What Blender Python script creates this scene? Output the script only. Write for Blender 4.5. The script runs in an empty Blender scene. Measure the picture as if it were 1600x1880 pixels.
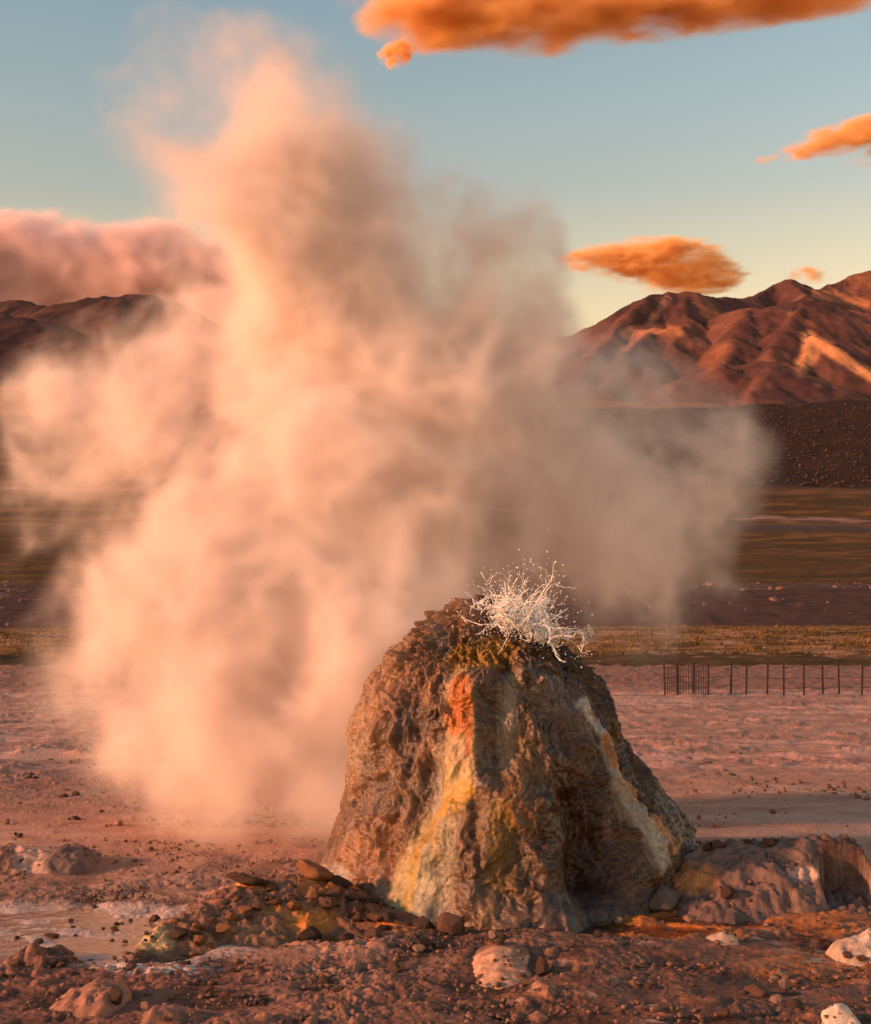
import bpy, math, random
import numpy as np

scene = bpy.context.scene
COL = scene.collection
R = math.radians
rng = np.random.default_rng(7)
random.seed(7)

# ------------------------------------------------------------------ camera
FPX, CX, HY, CAMH = 2340.0, 800.0, 1090.0, 1.56      # focal length, centre and horizon of the 1600x1880 photograph
cam_d = bpy.data.cameras.new('camera')
cam = bpy.data.objects.new('camera', cam_d); COL.objects.link(cam)
cam.location = (0, 0, CAMH); cam.rotation_euler = (R(90), 0, 0)
cam_d.sensor_fit = 'HORIZONTAL'; cam_d.sensor_width = 36.0
cam_d.lens = 36.0 * FPX / 1600.0
cam_d.shift_y = (HY - 940.0) / 1600.0
cam_d.clip_start = 0.1; cam_d.clip_end = 60000
scene.camera = cam

# ------------------------------------------------------------------ light
SUN_EL, SUN_AZ = 15.0, -105.0      # azimuth measured clockwise from +Y: the sun stands low at the left, a little behind the camera
world = bpy.data.worlds.new('World'); scene.world = world; world.use_nodes = True
wn, wl = world.node_tree.nodes, world.node_tree.links
wn.clear()
w_out = wn.new('ShaderNodeOutputWorld'); w_bg = wn.new('ShaderNodeBackground')
w_sky = wn.new('ShaderNodeTexSky'); w_sky.sky_type = 'NISHITA'; w_sky.sun_disc = False
w_sky.sun_elevation = R(4.2); w_sky.sun_rotation = R(SUN_AZ)
w_sky.altitude = 4200; w_sky.air_density = 1.0; w_sky.dust_density = 2.2; w_sky.ozone_density = 1.2
w_bg.inputs['Strength'].default_value = 0.12
# dusk air full of dust and vapour: warms and veils the clear-air sky, most of all towards the horizon, the same all round
w_tc = wn.new('ShaderNodeTexCoord'); w_sep = wn.new('ShaderNodeSeparateXYZ'); w_rmp = wn.new('ShaderNodeValToRGB')
w_mul = wn.new('ShaderNodeMix'); w_mul.data_type = 'RGBA'; w_mul.blend_type = 'MULTIPLY'; w_mul.inputs['Factor'].default_value = 1.0
w_sc = wn.new('ShaderNodeVectorMath'); w_sc.operation = 'SCALE'; w_sc.inputs['Scale'].default_value = 6.0
wl.new(w_tc.outputs['Generated'], w_sep.inputs[0]); wl.new(w_sep.outputs['Z'], w_rmp.inputs[0])
_st = [(0.0, (6.0, 2.4, .85)), (.20, (5.7, 2.5, .98)), (.264, (4.8, 2.5, 1.2)), (.30, (4.1, 2.4, 1.36)), (.355, (3.8, 2.55, 1.58)), (.42, (3.4, 2.55, 1.74)), (1.0, (2.0, 1.75, 1.45))]
while len(w_rmp.color_ramp.elements) < len(_st): w_rmp.color_ramp.elements.new(0.5)
for _e, (_p, _c) in zip(w_rmp.color_ramp.elements, _st):
    _e.position = _p; _e.color = tuple(v / 6 for v in _c) + (1,)
wl.new(w_rmp.outputs[0], w_sc.inputs[0]); wl.new(w_sky.outputs['Color'], w_mul.inputs['A']); wl.new(w_sc.outputs[0], w_mul.inputs['B'])
wl.new(w_mul.outputs['Result'], w_bg.inputs['Color']); wl.new(w_bg.outputs['Background'], w_out.inputs['Surface'])

sun_d = bpy.data.lights.new('sun', 'SUN'); sun = bpy.data.objects.new('sun', sun_d); COL.objects.link(sun)
sun_d.energy = 4.0; sun_d.angle = R(3); sun_d.color = (1.0, 0.43, 0.215)
a, e = R(SUN_AZ), R(SUN_EL)
from mathutils import Vector
SUNV = Vector((math.sin(a) * math.cos(e), math.cos(a) * math.cos(e), math.sin(e)))
sun.rotation_euler = SUNV.to_track_quat('Z', 'Y').to_euler()

vs = scene.view_settings
vs.view_transform = 'Standard'; vs.look = 'None'; vs.gamma = 1.0; vs.use_curve_mapping = False
vs.exposure = 0.62
scene.render.engine = 'CYCLES'
cy = scene.cycles
cy.volume_bounces = 7; cy.max_bounces = 8; cy.diffuse_bounces = 3; cy.glossy_bounces = 3
cy.volume_step_rate = 1.5; cy.volume_max_steps = 512
cy.use_denoising = True

# ------------------------------------------------------------------ numeric helpers
def P(px, py, Y):
    """world point that photograph pixel (px, py) shows at distance Y"""
    return ((px - CX) / FPX * Y, Y, CAMH + (HY - py) / FPX * Y)

def smooth(a_, b_, x):
    t = np.clip((x - a_) / (b_ - a_), 0, 1)
    return t * t * (3 - 2 * t)

_perm = np.random.default_rng(3).integers(0, 2**31, size=4096).astype(np.int64)
def _hash(ix, iy, iz):
    return _perm[(ix * 73 + _perm[(iy * 179 + _perm[iz & 4095]) & 4095]) & 4095]

_G = np.random.default_rng(5).normal(size=(256, 3)).astype(np.float32)
_G /= np.linalg.norm(_G, axis=1, keepdims=True)
_G2 = np.stack([np.cos(np.arange(64) * 2 * math.pi / 64 + .3), np.sin(np.arange(64) * 2 * math.pi / 64 + .3)], -1).astype(np.float32)
_p2 = np.random.default_rng(3).integers(0, 2**31, size=4096).astype(np.int32)
def perlin2(x, y):
    x = np.asarray(x, np.float32); y = np.asarray(y, np.float32); x, y = np.broadcast_arrays(x, y)
    ix = np.floor(x); iy = np.floor(y); fx = x - ix; fy = y - iy
    ix = ix.astype(np.int32); iy = iy.astype(np.int32)
    ux = fx * fx * fx * (fx * (fx * 6 - 15) + 10); uy = fy * fy * fy * (fy * (fy * 6 - 15) + 10)
    h = [_p2[(iy + d) & 4095] & 4095 for d in (0, 1)]
    def g(dx, dy):
        v = _G2[_p2[((ix + dx) * 73 + h[dy]) & 4095] & 63]
        return v[..., 0] * (fx - dx) + v[..., 1] * (fy - dy)
    a_ = g(0, 0); a_ = a_ + ux * (g(1, 0) - a_); b_ = g(0, 1); b_ = b_ + ux * (g(1, 1) - b_)
    return (a_ + uy * (b_ - a_)) * 1.5
def perlin(x, y, z=None):
    if z is None: return perlin2(x, y)
    x = np.asarray(x, np.float32); y = np.asarray(y, np.float32)
    z = np.zeros_like(x) if z is None else np.asarray(z, np.float32)
    x, y, z = np.broadcast_arrays(x, y, z)
    ix, iy, iz = np.floor(x).astype(np.int64), np.floor(y).astype(np.int64), np.floor(z).astype(np.int64)
    fx, fy, fz = x - ix, y - iy, z - iz
    ux, uy, uz = [t * t * t * (t * (t * 6 - 15) + 10) for t in (fx, fy, fz)]
    out = 0
    for dx in (0, 1):
        wx = ux if dx else 1 - ux
        for dy in (0, 1):
            wy = uy if dy else 1 - uy
            for dz in (0, 1):
                wz = uz if dz else 1 - uz
                g = _G[_hash(ix + dx, iy + dy, iz + dz) & 255]
                out = out + wx * wy * wz * (g[..., 0] * (fx - dx) + g[..., 1] * (fy - dy) + g[..., 2] * (fz - dz))
    return out * 1.5

def fbm(x, y, z=None, octv=4, gain=0.5, lac=2.03, ridge=False):
    s, amp, f = 0, 1.0, 1.0
    tot = 0
    for i in range(octv):
        n = perlin(x * f + 17.3 * i, y * f + 5.1 * i, (None if z is None else z * f + 9.7 * i))
        if ridge: n = 1 - 2 * np.abs(n)
        s = s + amp * n; tot += amp
        amp *= gain; f *= lac
    return s / tot

def pebbles(x, y, cell, fill=0.6, seed=0, rmin=0.18, rmax=0.45):
    """height of half-buried round stones of one size class scattered on a plane"""
    gx, gy = x / cell, y / cell
    ix, iy = np.floor(gx).astype(np.int64), np.floor(gy).astype(np.int64)
    best = np.zeros_like(gx)
    for dx in (-1, 0, 1):
        for dy in (-1, 0, 1):
            h = _hash(ix + dx, iy + dy, np.full_like(ix, seed))
            jx = (h & 1023) / 1023.0; jy = ((h >> 10) & 1023) / 1023.0; hr = ((h >> 20) & 1023) / 1023.0
            cxx, cyy = ix + dx + jx, iy + dy + jy
            r = np.where(hr < fill, rmin + (rmax - rmin) * (hr / fill) ** 2, 0.0)
            asp = 0.75 + 0.5 * jx
            d2 = ((gx - cxx) * asp) ** 2 + ((gy - cyy) / asp) ** 2
            best = np.maximum(best, np.sqrt(np.maximum(r * r - d2, 0)))
    return best * cell

def interp(x, pts):
    xs, ys = zip(*pts)
    return np.interp(x, xs, ys)

def polydist(x, y, pts):
    """distance to a polyline and position along it (0..1)"""
    best = np.full(np.shape(x), 1e9); tb = np.zeros(np.shape(x))
    n = len(pts) - 1
    for i in range(n):
        (ax, ay), (bx, by) = pts[i], pts[i + 1]
        vx, vy = bx - ax, by - ay
        t = np.clip(((x - ax) * vx + (y - ay) * vy) / (vx * vx + vy * vy), 0, 1)
        d = np.hypot(x - ax - t * vx, y - ay - t * vy)
        m = d < best
        best = np.where(m, d, best); tb = np.where(m, (i + t) / n, tb)
    return best, tb

def mixc(c, col, m):
    m = np.clip(m, 0, 1)[..., None]
    return c * (1 - m) + np.asarray(col, np.float32) * m

# ------------------------------------------------------------------ blender helpers
def link(o, parent=None):
    COL.objects.link(o)
    if parent is not None: o.parent = parent
    return o

def tag(o, label=None, category=None, group=None, kind=None):
    if label: o['label'] = label
    if category: o['category'] = category
    if group: o['group'] = group
    if kind: o['kind'] = kind
    return o

def grid_mesh(name, X, Y, Z, color=None, wet=None, wrap=False):
    h, w = X.shape
    co = np.stack([X, Y, Z], -1).astype(np.float32).reshape(-1, 3)
    idx = np.arange(h * w).reshape(h, w)
    if wrap:
        nx = np.roll(idx, -1, axis=1)
        a_, b_, c_, d_ = idx[:-1], nx[:-1], nx[1:], idx[1:]
    else:
        a_, b_, c_, d_ = idx[:-1, :-1], idx[:-1, 1:], idx[1:, 1:], idx[1:, :-1]
    q = np.stack([a_, b_, c_, d_], -1).reshape(-1, 4)
    me = bpy.data.meshes.new(name)
    me.vertices.add(len(co)); me.vertices.foreach_set('co', co.ravel())
    me.loops.add(q.size); me.loops.foreach_set('vertex_index', q.ravel().astype(np.int32))
    me.polygons.add(len(q))
    me.polygons.foreach_set('loop_start', np.arange(0, q.size, 4, dtype=np.int32))
    me.polygons.foreach_set('use_smooth', np.ones(len(q), bool))
    if color is not None:
        at = me.color_attributes.new('tone', 'FLOAT_COLOR', 'POINT')
        c = np.ones((len(co), 4), np.float32); c[:, :3] = color.reshape(-1, 3)
        at.data.foreach_set('color', c.ravel())
    if wet is not None:
        at = me.attributes.new('wet', 'FLOAT', 'POINT')
        at.data.foreach_set('value', wet.astype(np.float32).ravel())
    me.update(); me.validate()
    return me

def poly_mesh(name, verts, faces, smooth_=True):
    me = bpy.data.meshes.new(name)
    me.from_pydata([tuple(map(float, v)) for v in verts], [], [tuple(map(int, f)) for f in faces])
    if smooth_: me.polygons.foreach_set('use_smooth', np.ones(len(me.polygons), bool))
    me.update()
    return me

# ------------------------------------------------------------------ materials
def new_mat(name):
    m = bpy.data.materials.new(name); m.use_nodes = True
    nt = m.node_tree
    return m, nt, nt.nodes['Principled BSDF'], nt.nodes, nt.links

def earth_material(name, scale, bump, rough=0.85, wet_rough=0.18, contrast=0.35, dist=0.01, stretch=(1, 1, 1), use_attr=True, base=(0.3, 0.16, 0.1)):
    """mineral surface: colour of the thing itself from the 'tone' attribute, broken up by grain; wet places are glossier"""
    m, nt, bs, N, L = new_mat(name)
    tc = N.new('ShaderNodeTexCoord'); mp = N.new('ShaderNodeMapping'); mp.inputs['Scale'].default_value = stretch
    L.new(tc.outputs['Object'], mp.inputs['Vector'])
    n1 = N.new('ShaderNodeTexNoise'); n1.inputs['Scale'].default_value = scale; n1.inputs['Detail'].default_value = 8; n1.inputs['Roughness'].default_value = 0.65
    n2 = N.new('ShaderNodeTexNoise'); n2.inputs['Scale'].default_value = scale * 4.3; n2.inputs['Detail'].default_value = 6
    L.new(mp.outputs[0], n1.inputs['Vector']); L.new(mp.outputs[0], n2.inputs['Vector'])
    mr = N.new('ShaderNodeMapRange'); mr.inputs['From Min'].default_value = 0.3; mr.inputs['From Max'].default_value = 0.7
    mr.inputs['To Min'].default_value = 1 - contrast; mr.inputs['To Max'].default_value = 1 + contrast
    L.new(n1.outputs['Fac'], mr.inputs['Value'])
    mul = N.new('ShaderNodeMix'); mul.data_type = 'RGBA'; mul.blend_type = 'MULTIPLY'; mul.inputs['Factor'].default_value = 1
    if use_attr:
        at = N.new('ShaderNodeAttribute'); at.attribute_name = 'tone'
        L.new(at.outputs['Color'], mul.inputs['A'])
    else:
        mul.inputs['A'].default_value = (*base, 1)
    L.new(mr.outputs['Result'], mul.inputs['B'])
    L.new(mul.outputs['Result'], bs.inputs['Base Color'])
    b1 = N.new('ShaderNodeBump'); b1.inputs['Strength'].default_value = bump; b1.inputs['Distance'].default_value = dist
    b2 = N.new('ShaderNodeBump'); b2.inputs['Strength'].default_value = bump * 0.7; b2.inputs['Distance'].default_value = dist * 0.35
    L.new(n1.outputs['Fac'], b1.inputs['Height']); L.new(n2.outputs['Fac'], b2.inputs['Height'])
    L.new(b1.outputs['Normal'], b2.inputs['Normal']); L.new(b2.outputs['Normal'], bs.inputs['Normal'])
    if use_attr and wet_rough is not None:
        aw = N.new('ShaderNodeAttribute'); aw.attribute_name = 'wet'
        mw = N.new('ShaderNodeMapRange'); mw.inputs['To Min'].default_value = rough; mw.inputs['To Max'].default_value = wet_rough
        L.new(aw.outputs['Fac'], mw.inputs['Value']); L.new(mw.outputs['Result'], bs.inputs['Roughness'])
    else:
        bs.inputs['Roughness'].default_value = rough
    bs.inputs['Specular IOR Level'].default_value = 0.35
    return m

M_GROUND = earth_material('mineral_soil', 55, 0.7, dist=0.007, contrast=0.45)
M_SINTER = earth_material('sinter_rock', 30, 0.5, rough=0.72, wet_rough=0.33, dist=0.009, contrast=0.4)
M_PLAIN = earth_material('dry_plain', 0.9, 0.5, dist=0.3, stretch=(0.35, 1, 1), wet_rough=None, contrast=0.45, rough=0.95)
M_HILL = earth_material('mountain_rock', 0.012, 0.6, dist=12, wet_rough=None, contrast=0.3, rough=0.95)

for _m in (M_PLAIN, M_HILL): _m.node_tree.nodes['Principled BSDF'].inputs['Specular IOR Level'].default_value = 0.06     # loose dry ground has no sheen
M_GROUND.node_tree.nodes['Principled BSDF'].inputs['Specular IOR Level'].default_value = 0.25

def rock_material(name, base, rough=0.7, contrast=0.45):
    return earth_material(name, 9, 0.8, rough=rough, dist=0.05, contrast=contrast, use_attr=False, base=base)
M_ROCK = {
    'dark': rock_material('dark_clod', (0.10, 0.052, 0.036), 0.7),
    'brown': rock_material('brown_clod', (0.19, 0.09, 0.058), 0.65),
    'pink': rock_material('pale_pink_stone', (0.46, 0.27, 0.21), 0.8),
    'grey': rock_material('grey_stone', (0.20, 0.15, 0.14), 0.5),
    'white': rock_material('white_sinter', (0.68, 0.56, 0.49), 0.8, 0.25),
    'orange': rock_material('orange_stone', (0.38, 0.16, 0.07), 0.65),
}

def volume_material(name, density, color, aniso=0.0):
    m = bpy.data.materials.new(name); m.use_nodes = True
    N, L = m.node_tree.nodes, m.node_tree.links
    N.clear()
    o = N.new('ShaderNodeOutputMaterial'); v = N.new('ShaderNodeVolumePrincipled')
    v.inputs['Color'].default_value = (*color, 1)
    v.inputs['Density'].default_value = density
    v.inputs['Anisotropy'].default_value = aniso
    v.inputs['Density Attribute'].default_value = 'density'
    L.new(v.outputs['Volume'], o.inputs['Volume'])
    return m

# ------------------------------------------------------------------ volumes from arrays
def lattice_noise(shape, cells, seed):
    """smooth random field on a regular grid (cubic B-spline over a random lattice)"""
    r = np.random.default_rng(seed)
    n = [int(math.ceil(c)) + 4 for c in cells]
    f = r.uniform(-1, 1, size=n).astype(np.float32)
    for ax in range(3):
        t = np.linspace(0, cells[ax], shape[ax], dtype=np.float32)
        i = np.floor(t).astype(int); u = t - i
        w = [(1 - u)**3 / 6, (3*u**3 - 6*u**2 + 4) / 6, (-3*u**3 + 3*u**2 + 3*u + 1) / 6, u**3 / 6]
        bs_ = [1, 1, 1]; bs_[ax] = -1
        f = sum(np.take(f, i + k, axis=ax) * w[k].reshape(bs_) for k in range(4))
    return f * 1.9

def grid_fbm(shape, size, base, octv, gain, seed, billow=False, zs=1.0):
    s, amp, tot = 0, 1.0, 0.0
    for o in range(octv):
        f = base * 2.07**o
        n = lattice_noise(shape, (size[0]*f, size[1]*f, size[2]*f*zs), seed + o)
        if billow: n = 1 - 2.6 * np.abs(n)
        s = s + amp * n; tot += amp; amp *= gain
    return s / tot

def warp_grid(F, D, vox):
    """resample F at p + D(p), trilinear"""
    sh = F.shape
    g = [np.arange(sh[a]).reshape([-1 if b == a else 1 for b in range(3)]).astype(np.float32) for a in range(3)]
    c = [np.clip(g[a] + D[a] / vox, 0, sh[a] - 1.001) for a in range(3)]
    i = [x.astype(np.int32) for x in c]; u = [c[a] - i[a] for a in range(3)]
    Ff = F.ravel(); s0, s1 = sh[1]*sh[2], sh[2]
    base = i[0]*s0 + i[1]*s1 + i[2]
    out = np.zeros(sh, np.float32)
    for dx in (0, 1):
        for dy in (0, 1):
            for dz in (0, 1):
                w = (u[0] if dx else 1-u[0]) * (u[1] if dy else 1-u[1]) * (u[2] if dz else 1-u[2])
                out += w * Ff[base + dx*s0 + dy*s1 + dz]
    return out

def volume_object(name, F, lo, vox, mat):
    """F[x,y,z] becomes the object's own density grid"""
    nx, ny, nz = F.shape
    me = bpy.data.meshes.new(name)
    me.vertices.add(F.size)
    gx = (np.arange(nx) * vox).astype(np.float32)[:, None, None]
    gy = (np.arange(ny) * vox).astype(np.float32)[None, :, None]
    gz = (np.arange(nz) * vox).astype(np.float32)[None, None, :]
    co = np.empty((nx, ny, nz, 3), np.float32); co[..., 0] = gx; co[..., 1] = gy; co[..., 2] = gz
    me.vertices.foreach_set('co', co.ravel()); del co
    at = me.attributes.new('amount', 'FLOAT', 'POINT'); at.data.foreach_set('value', F.astype(np.float32).ravel())
    store = bpy.data.objects.new(name + '_samples', me)          # plain number store, not part of the scene
    vol = bpy.data.volumes.new(name); vol.materials.append(mat)
    o = bpy.data.objects.new(name, vol); link(o); o.location = lo
    ng = bpy.data.node_groups.new(name + '_density', 'GeometryNodeTree')
    ng.interface.new_socket('Geometry', in_out='INPUT', socket_type='NodeSocketGeometry')
    ng.interface.new_socket('Geometry', in_out='OUTPUT', socket_type='NodeSocketGeometry')
    N, L = ng.nodes, ng.links
    gi, go = N.new('NodeGroupInput'), N.new('NodeGroupOutput')
    pos = N.new('GeometryNodeInputPosition'); sep = N.new('ShaderNodeSeparateXYZ'); L.new(pos.outputs[0], sep.inputs[0])
    def mnode(op, a_, b_):
        n = N.new('ShaderNodeMath'); n.operation = op
        for k, v in ((0, a_), (1, b_)):
            if isinstance(v, (int, float)): n.inputs[k].default_value = v
            elif v is not None: L.new(v, n.inputs[k])
        return n.outputs[0]
    # integer arithmetic keeps the index exact
    def im(op, a_, b_):
        n = N.new('FunctionNodeIntegerMath'); n.operation = op
        for k, v in ((0, a_), (1, b_)):
            if isinstance(v, int): n.inputs[k].default_value = v
            else: L.new(v, n.inputs[k])
        return n.outputs[0]
    def toint(v):
        n = N.new('FunctionNodeFloatToInt'); n.rounding_mode = 'ROUND'; L.new(v, n.inputs[0]); return n.outputs[0]
    ix = toint(mnode('DIVIDE', sep.outputs[0], vox)); iy = toint(mnode('DIVIDE', sep.outputs[1], vox)); iz = toint(mnode('DIVIDE', sep.outputs[2], vox))
    idx = im('ADD', im('ADD', im('MULTIPLY', ix, ny * nz), im('MULTIPLY', iy, nz)), iz)
    na = N.new('GeometryNodeInputNamedAttribute'); na.data_type = 'FLOAT'; na.inputs['Name'].default_value = 'amount'
    si = N.new('GeometryNodeSampleIndex'); si.data_type = 'FLOAT'; si.clamp = True
    oi = N.new('GeometryNodeObjectInfo'); oi.transform_space = 'ORIGINAL'; oi.inputs['Object'].default_value = store
    L.new(oi.outputs['Geometry'], si.inputs['Geometry']); L.new(na.outputs[0], si.inputs['Value']); L.new(idx, si.inputs['Index'])
    vc = N.new('GeometryNodeVolumeCube')
    L.new(si.outputs[0], vc.inputs['Density'])
    vc.inputs['Min'].default_value = (0, 0, 0); vc.inputs['Max'].default_value = ((nx-1)*vox, (ny-1)*vox, (nz-1)*vox)
    vc.inputs['Resolution X'].default_value = nx; vc.inputs['Resolution Y'].default_value = ny; vc.inputs['Resolution Z'].default_value = nz
    sm = N.new('GeometryNodeSetMaterial'); sm.inputs['Material'].default_value = mat
    L.new(vc.outputs[0], sm.inputs[0]); L.new(sm.outputs[0], go.inputs[0])
    md = o.modifiers.new('density', 'NODES'); md.node_group = ng
    return o

# ------------------------------------------------------------------ terrain heights
PROFILE = [(2, 0), (7.6, 0), (9.5, -.05), (15, -.46), (25, -1.02), (40, -1.69), (60, -1.69)]
CONE_C = (0.40, 6.88)
def base_z(y): return interp(y, PROFILE)

MOUNDS = []        # (fn(x, y) -> height added) filled below for placement of things on top
def px_at(x, y): return CX + FPX * x / y
def ground_h(x, y, fine=False):
    z = base_z(y) + 0.03 * fbm(x * 0.8, y * 0.8, octv=3) * smooth(3, 5, y)
    near = 1 - smooth(8.5, 11, y)
    # gentle apron round the cone
    d = np.hypot(x - CONE_C[0], (y - CONE_C[1]) * 1.05)
    z = z + 0.05 * near * np.exp(-((d - 1.45) / 0.35) ** 2) * (fbm(x * 2.1, y * 2.1, octv=2) + 0.3)
    # pool beds: left sheet of water, moat in front of the cone, orange shallows
    def basin(cx_, cy_, rx, ry, depth, wob=0.35):
        q = ((x - cx_) / rx) ** 2 + ((y - cy_) / ry) ** 2 + wob * fbm(x * 3.1, y * 3.1, octv=3)
        return depth * smooth(1.15, 0.45, q)
    z = z - basin(-1.75, 5.75, 1.05, 0.5, 0.024, 0.9)
    z = z - basin(0.35, 5.92, 0.62, 0.13, 0.06, 0.2)
    z = z - basin(-0.45, 5.70, 0.34, 0.13, 0.055, 0.2)
    z = z - basin(0.95, 5.78, 0.42, 0.16, 0.035, 0.5)
    z = z - basin(1.25, 6.05, 0.25, 0.12, 0.04, 0.4)
    z = z + near * 0.02
    return z

# left ridge of clods, right grey mound etc. are things of their own; their height functions help to place stones on them
def mound_fn(tops, Yc, front, back, power=1.0):
    """tops: crest of the mound in photograph pixels, seen at distance Yc (or at a distance of its own)"""
    w = [P(t[0], t[1], t[2] if len(t) > 2 else Yc) for t in tops]
    xs = [p[0] for p in w]; ys = [p[1] for p in w]; zs = [p[2] for p in w]
    def f(x, y):
        top = np.interp(x, xs, zs, left=-0.1, right=-0.1); yc_ = np.interp(x, xs, ys)
        t = np.where(y < yc_, (yc_ - y) / front, (y - yc_) / back)
        prof = np.cos(np.clip(t, 0, 1) * math.pi / 2) ** power
        return np.where(t < 1, (top + 0.05) * prof - 0.05, -0.1)
    return f, (min(xs), max(xs), min(ys) - front, max(ys) + back)

# ------------------------------------------------------------------ near ground
def build_near_ground():
    rows = 760; cols = 980
    py = np.concatenate([np.linspace(2030, 1480, 440), np.linspace(1478, 1226, rows - 440)])
    Yr = np.empty_like(py)
    yy = np.linspace(3.4, 62, 20000); pyy = HY + FPX * (CAMH - base_z(yy)) / yy
    o = np.argsort(pyy); Yr = np.interp(py, pyy[o], yy[o]); Yr = np.maximum.accumulate(Yr)
    Yr += np.arange(rows) * 1e-5
    u = np.linspace(-0.46, 0.46, cols)
    Y = np.repeat(Yr[:, None], cols, 1); X = u[None] * Y
    Z = ground_h(X, Y)
    pxs = px_at(X, Y); pys = HY + FPX * (CAMH - base_z(Y)) / Y
    # roughness zones
    n_big = fbm(X * 0.7, Y * 0.5, octv=3); n_med = fbm(X * 3, Y * 3, octv=4)
    front = 1 - smooth(6.3, 7.6, Y)
    rightfront = smooth(-0.6, 0.3, X) * front
    clod_band = smooth(11.0, 11.6, Y) * (1 - smooth(12.8, 13.6, Y)) * (1 - smooth(-2.6, -1.4, X)) + 0.55 * smooth(8.6, 9.6, Y) * (1 - smooth(12.5, 14, Y)) * (1 - smooth(-1.2, 0.2, X))
    calm_pool = smooth(1.3, 0.7, ((X + 1.75) / 1.05) ** 2 + ((Y - 5.75) / 0.55) ** 2)
    rough = 0.35 + 0.8 * front * (1 - 0.55 * calm_pool) + 0.9 * np.clip(clod_band, 0, 1) + 0.3 * smooth(0, 0.4, n_big)
    rug = np.clip(0.15 + 1.3 * smooth(-0.25, 0.4, fbm(X * 1.9 + 31, Y * 2.6, octv=4)), 0, 1.3)        # smooth sheets of mud between rough crumbs
    Z += rough * 0.030 * fbm(X * 2.6, Y * 3.6, octv=4, gain=0.5)
    wx = X + 0.05 * fbm(X * 6, Y * 6, octv=2); wy = Y + 0.05 * fbm(X * 6 + 9, Y * 6, octv=2)
    Z += rough * rug * 0.013 * fbm(wx * 9, wy * 17, octv=4, ridge=True, gain=0.6)
    Z += rough * (0.3 + 0.7 * rug) * 0.007 * fbm(wx * 30, wy * 42, octv=3)
    # stones of three size classes, gathered in patches
    patch = smooth(0.0, 0.3, fbm(X * 1.6 + 9, Y * 2.2, octv=4)) ; patch2 = smooth(0.05, 0.3, fbm(X * 3.3 + 4, Y * 3.9, octv=3))
    lod1 = 1 - smooth(9, 14, Y)
    p1 = pebbles(X, Y, 0.085, 0.4, 1) ; p2 = pebbles(X, Y, 0.045, 0.5, 2, 0.15, 0.42); p3 = pebbles(X, Y, 0.16, 0.22, 3, 0.1, 0.4)
    p4 = pebbles(X, Y, 0.34, 0.3, 4, 0.12, 0.3)
    dens = np.clip(0.08 + patch, 0, 1) * (1 - 0.85 * calm_pool)
    pb = p1 * (0.35 + 0.65 * front) * dens * lod1 + p2 * 0.75 * np.clip(patch2 + 0.1, 0, 1) * lod1 * (1 - 0.5 * calm_pool) + p3 * 0.6 * dens * np.clip(front * 0.7 + clod_band, 0, 1) + p4 * 0.35 * np.clip(clod_band, 0, 1) * patch
    Z += pb * 0.6
    # streaky low steps farther off
    Z += 0.055 * smooth(10, 14, Y) * fbm(X * 1.5, Y * 1.1, octv=4, ridge=True, gain=0.6) * (0.4 + smooth(-0.2, 0.3, n_big))
    Z += 0.05 * smooth(9, 14, Y) * fbm(X * 0.5, Y * 1.6, octv=4, ridge=True) * (Y / 20)
    # ---- colour
    c = np.empty(X.shape + (3,), np.float32); c[:] = (0.39, 0.212, 0.155)
    c = mixc(c, (0.30, 0.14, 0.10), smooth(-0.1, 0.35, n_med) * 0.6)
    c = mixc(c, (0.52, 0.32, 0.25), smooth(0.0, 0.5, fbm(X * 0.45 + 3, Y * 1.4, octv=4)) * 0.7)
    c = mixc(c, (0.24, 0.105, 0.075), np.clip(clod_band, 0, 1) * 0.6)
    brown = rightfront * smooth(7.2, 6.4, Y)
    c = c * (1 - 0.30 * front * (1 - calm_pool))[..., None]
    c = mixc(c, (0.095, 0.044, 0.028), brown * (0.75 + 0.35 * n_med))
    c = mixc(c, (0.46, 0.30, 0.23), front * smooth(0.22, 0.5, fbm(X * 5 + 40, Y * 12, octv=4)) * 0.6)
    c = mixc(c, (0.34, 0.135, 0.07), brown * smooth(0.15, 0.5, fbm(X * 6, Y * 9, octv=4)) * 0.8)
    c = mixc(c, (0.52, 0.42, 0.38), calm_pool * 0.8)  # pale bed colour stands in for the sky reflected in the pool
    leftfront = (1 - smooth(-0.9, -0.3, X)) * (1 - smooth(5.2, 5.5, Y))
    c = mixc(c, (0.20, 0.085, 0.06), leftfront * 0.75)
    hres = Z - ground_h(X, Y)                                        # sunlit crests painted paler, shade painted into the hollows between them
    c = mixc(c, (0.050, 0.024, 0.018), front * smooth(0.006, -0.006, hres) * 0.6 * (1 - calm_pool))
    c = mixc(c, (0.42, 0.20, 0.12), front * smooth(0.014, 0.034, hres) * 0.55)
    # orange mats of bacteria round the shallows
    def spot(cx_, cy_, rx, ry): return smooth(1.2, 0.25, ((X - cx_) / rx) ** 2 + ((Y - cy_) / ry) ** 2 + 0.6 * fbm(X * 4 + 2, Y * 6, octv=4))
    org = np.maximum.reduce([spot(-0.45, 5.70, 0.45, 0.17), spot(1.25, 6.02, 0.5, 0.22), spot(0.95, 5.72, 0.45, 0.16), 0.7 * spot(1.75, 5.9, 0.35, 0.2), 0.5 * spot(1.7, 5.3, 0.5, 0.3), 0.8 * spot(-1.05, 5.62, 0.25, 0.07)])
    org *= smooth(-0.35, 0.15, fbm(X * 8, Y * 11, octv=3) + 0.15)
    c = mixc(c, (0.55, 0.19, 0.035), org * 0.85)
    c = mixc(c, (0.09, 0.045, 0.035), smooth(0.004, 0.02, pb) * smooth(0.0, 0.4, fbm(X * 7 + 4, Y * 7, octv=2)) * 0.55)
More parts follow.
